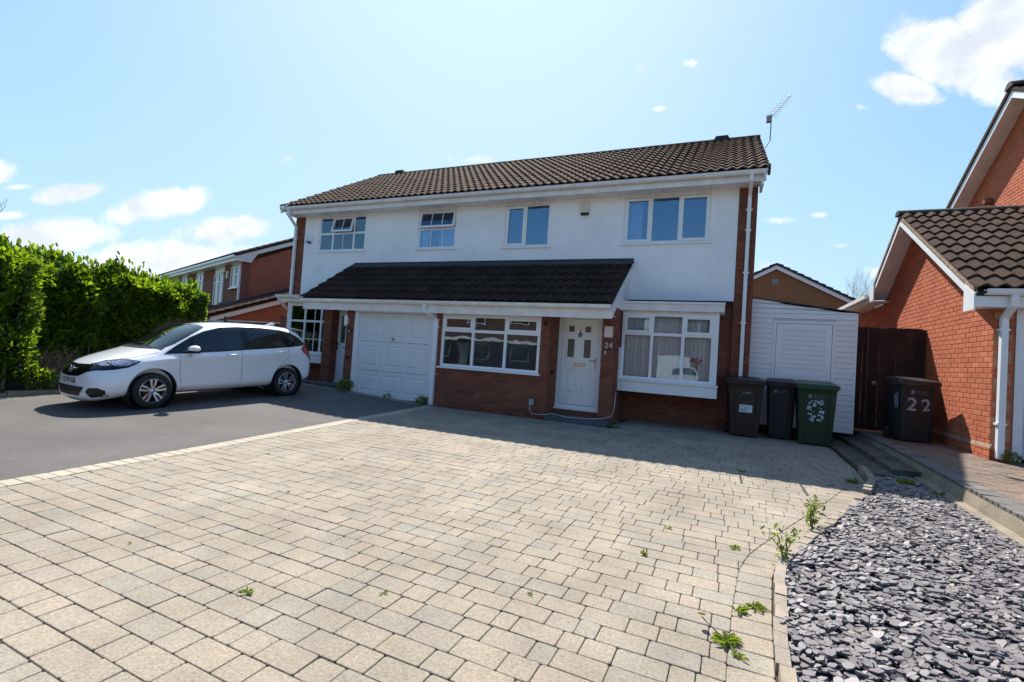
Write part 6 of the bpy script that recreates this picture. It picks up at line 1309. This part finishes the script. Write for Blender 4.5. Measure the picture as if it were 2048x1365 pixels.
def bush(label, x, y, z, r, n, seed, size, name='weed_bush'):
    t = thing(name, label, 'weed', (x, y, z)); leaves(n, blob((x, y, z + r * .7), (r, r, r * .8), 0, seed)[1], parent=t, size=size, m=M['weed'], wratio=.35); MB().tube([(x, y, z), (x, y, z + r)], .004, 5).build('stem', M['twig'], t)
bush('leafy weed bush at the brick foot between left porch and garage', -7.98, 8.92, gh(-8, 8.9), .17, 420, 21, (.04, .08)); bush('small dark weed at the right foot of the white garage door', -5.86, 8.95, gh(-5.9, 8.9), .10, 120, 22, (.05, .09)); bush('low weed at the centre of the garage door threshold', -6.8, 8.97, gh(-6.8, 8.9), .07, 60, 23, (.03, .06))
bush('low green weed at the foot of the far right white downpipe', 3.68, 8.74, .2, .09, 160, 24, (.03, .06)); bush('moss and weeds at the right end of the dark door step', -1.70, 9.0, -.01, .10, 120, 25, (.02, .04))
def sapling(label, x, y, h, seed, n=70):
    t = thing('sapling', label, 'plant', (x, y, gh(x, y))); rr = random.Random(seed); z0 = gh(x, y); st_b = MB(); P = []
    for k in range(4):
        p = V((x, y, z0)); d = V((rr.gauss(0, .3), rr.gauss(0, .2), 1)).normalized(); pts = [p]
        for i in range(5): p = p + d * h / 5 * rr.uniform(.6, 1); d = (d + V((rr.gauss(0, .2), rr.gauss(0, .2), 0))).normalized(); pts.append(p); P.append(p)
        st_b.tube(pts, [.005, .004, .004, .003, .002, .001], 5)
    st_b.build('stem', M['twig'], t)
    def s(nn_):
        A = np.array([P[rr.randrange(len(P))] for _ in range(nn_)]) + rng.normal(0, .022, (nn_, 3)); return A, rng.normal(0, 1, (nn_, 3))
    leaves(n, s, parent=t, size=(.03, .06), wratio=.38, m=M['weed'], up_bias=.1)
sapling('leafy sapling on the slate edge, the farther of two beside the drive', .80, 4.88, .30, 5, 110); sapling('nearer sapling with sparse leaves at the corner of the slate edging', .49, 3.98, .30, 9, 80)
for (x, y, lab) in ((.30, 6.42, 'thin metal drain slot in the pavers, left of the pair'), (.93, 6.32, 'thin metal drain slot in the pavers, right of the pair')):
    t = thing('drain_slot', lab, 'drain', (x, y, gh(x, y))); z = gh(x, y); MB().box(x - .014, x + .014, y - .27, y + .27, z + .001, z + .006).build('slot_frame', M['metal'], t); MB().box(x - .006, x + .006, y - .24, y + .24, z + .0065, z + .009).build('slot_gap', M['black'], t)
for i, (x, y) in enumerate(((1.26, 6.7), (1.38, 6.62), (1.52, 6.6))):
    t = thing('loose_slate', ('leftmost', 'middle', 'rightmost')[i] + ' of three stray slate chips lying on the pavers by the slate bed', 'stone', (x, y, gh(x, y))); MB().prism([V((x - .03, y - .015, 0)), V((x + .01, y - .025, 0)), V((x + .035, y + .005, 0)), V((x - .01, y + .02, 0))], (0, 0, gh(x, y) + .001), (0, 0, gh(x, y) + .012)).build('chip', M['slate'], t)
# ============================================================= across the street (seen only in the panes)
S = thing('street_house', 'brick house across the street mirrored in the ground floor window panes', 'house', (-16, -16, 0))
box('house_wall', M['street_brick'], S, -28, -8, -22, -16, -.3, 4.9); slab('house_roof', M['tile'], S, [(-7.5, -15.6, 4.9), (-28.5, -15.6, 4.9), (-28.5, -19, 7), (-7.5, -19, 7)], .1)
slab('porch_roof', M['tile'], S, [(-9, -14.3, 2.3), (-22, -14.3, 2.3), (-22, -16, 3.2), (-9, -16, 3.2)], .1); box('porch_fascia', up, S, -22, -9, -14.3, -14.25, 2.1, 2.3)
for i in range(5): box('street_window', up, S, -26 + i * 3.7, -24.4 + i * 3.7, -16.0, -15.95, 3.5, 4.6); box('street_pane', M['carglass'], S, -25.9 + i * 3.7, -24.5 + i * 3.7, -15.949, -15.93, 3.6, 4.5)
for i in range(4): box('street_window', up, S, -21.5 + i * 3.4, -19.9 + i * 3.4, -15.9, -15.85, .7, 1.9); box('street_pane', M['carglass'], S, -21.4 + i * 3.4, -20 + i * 3.4, -15.849, -15.83, .8, 1.8)
for x in (-19.2, -12.4): box('street_door', up, S, x, x + .9, -15.9, -15.85, -.2, 1.95)
S2_ = thing('street_house', 'second brick house across the street mirrored in the bay window', 'house', (-3, -16, 0))
box('house_wall', M['street_brick'], S2_, -7.6, 9, -24, -17, -.3, 4.9); slab('house_roof', M['tile'], S2_, [(9.5, -16.6, 4.9), (-8, -16.6, 4.9), (-8, -20, 7), (9.5, -20, 7)], .1); box('street_garage', up, S2_, -4.2, -1.9, -16.95, -16.9, -.2, 1.95)
box('street_window', up, S2_, -6.8, -5.0, -16.99, -16.95, 3.4, 4.6); box('street_pane', M['carglass'], S2_, -6.7, -5.1, -16.949, -16.93, 3.5, 4.5); box('street_window', up, S2_, -1.4, .6, -16.99, -16.95, 3.4, 4.6); box('street_pane', M['carglass'], S2_, -1.3, .5, -16.949, -16.93, 3.5, 4.5)
sc_car = thing('street_car', 'white car standing across the street, mirrored in the bay window', 'car', (-2, -12.5, -.2))
MB().prism([V((x - 2.0, 0, z - .25)) for x, z in [(-.85, .3), (.85, .3), (.87, .8), (.80, .95), (.62, 1.45), (-.62, 1.45), (-.80, .95), (-.87, .8)]], (0, -16, 0), (0, -12, 0)).build('car_shell', M['paint'], sc_car)
MB().prism([V((x - 2.0, 0, z - .25)) for x, z in [(-.70, .98), (.70, .98), (.55, 1.38), (-.55, 1.38)]], (0, -12.0, 0), (0, -11.97, 0)).build('car_glass', M['carglass'], sc_car)
for x in (-2.6, -1.4): MB().box(x - .12, x + .12, -12.4, -11.9, -.22, .25).build('wheel', M['rubber'], sc_car)
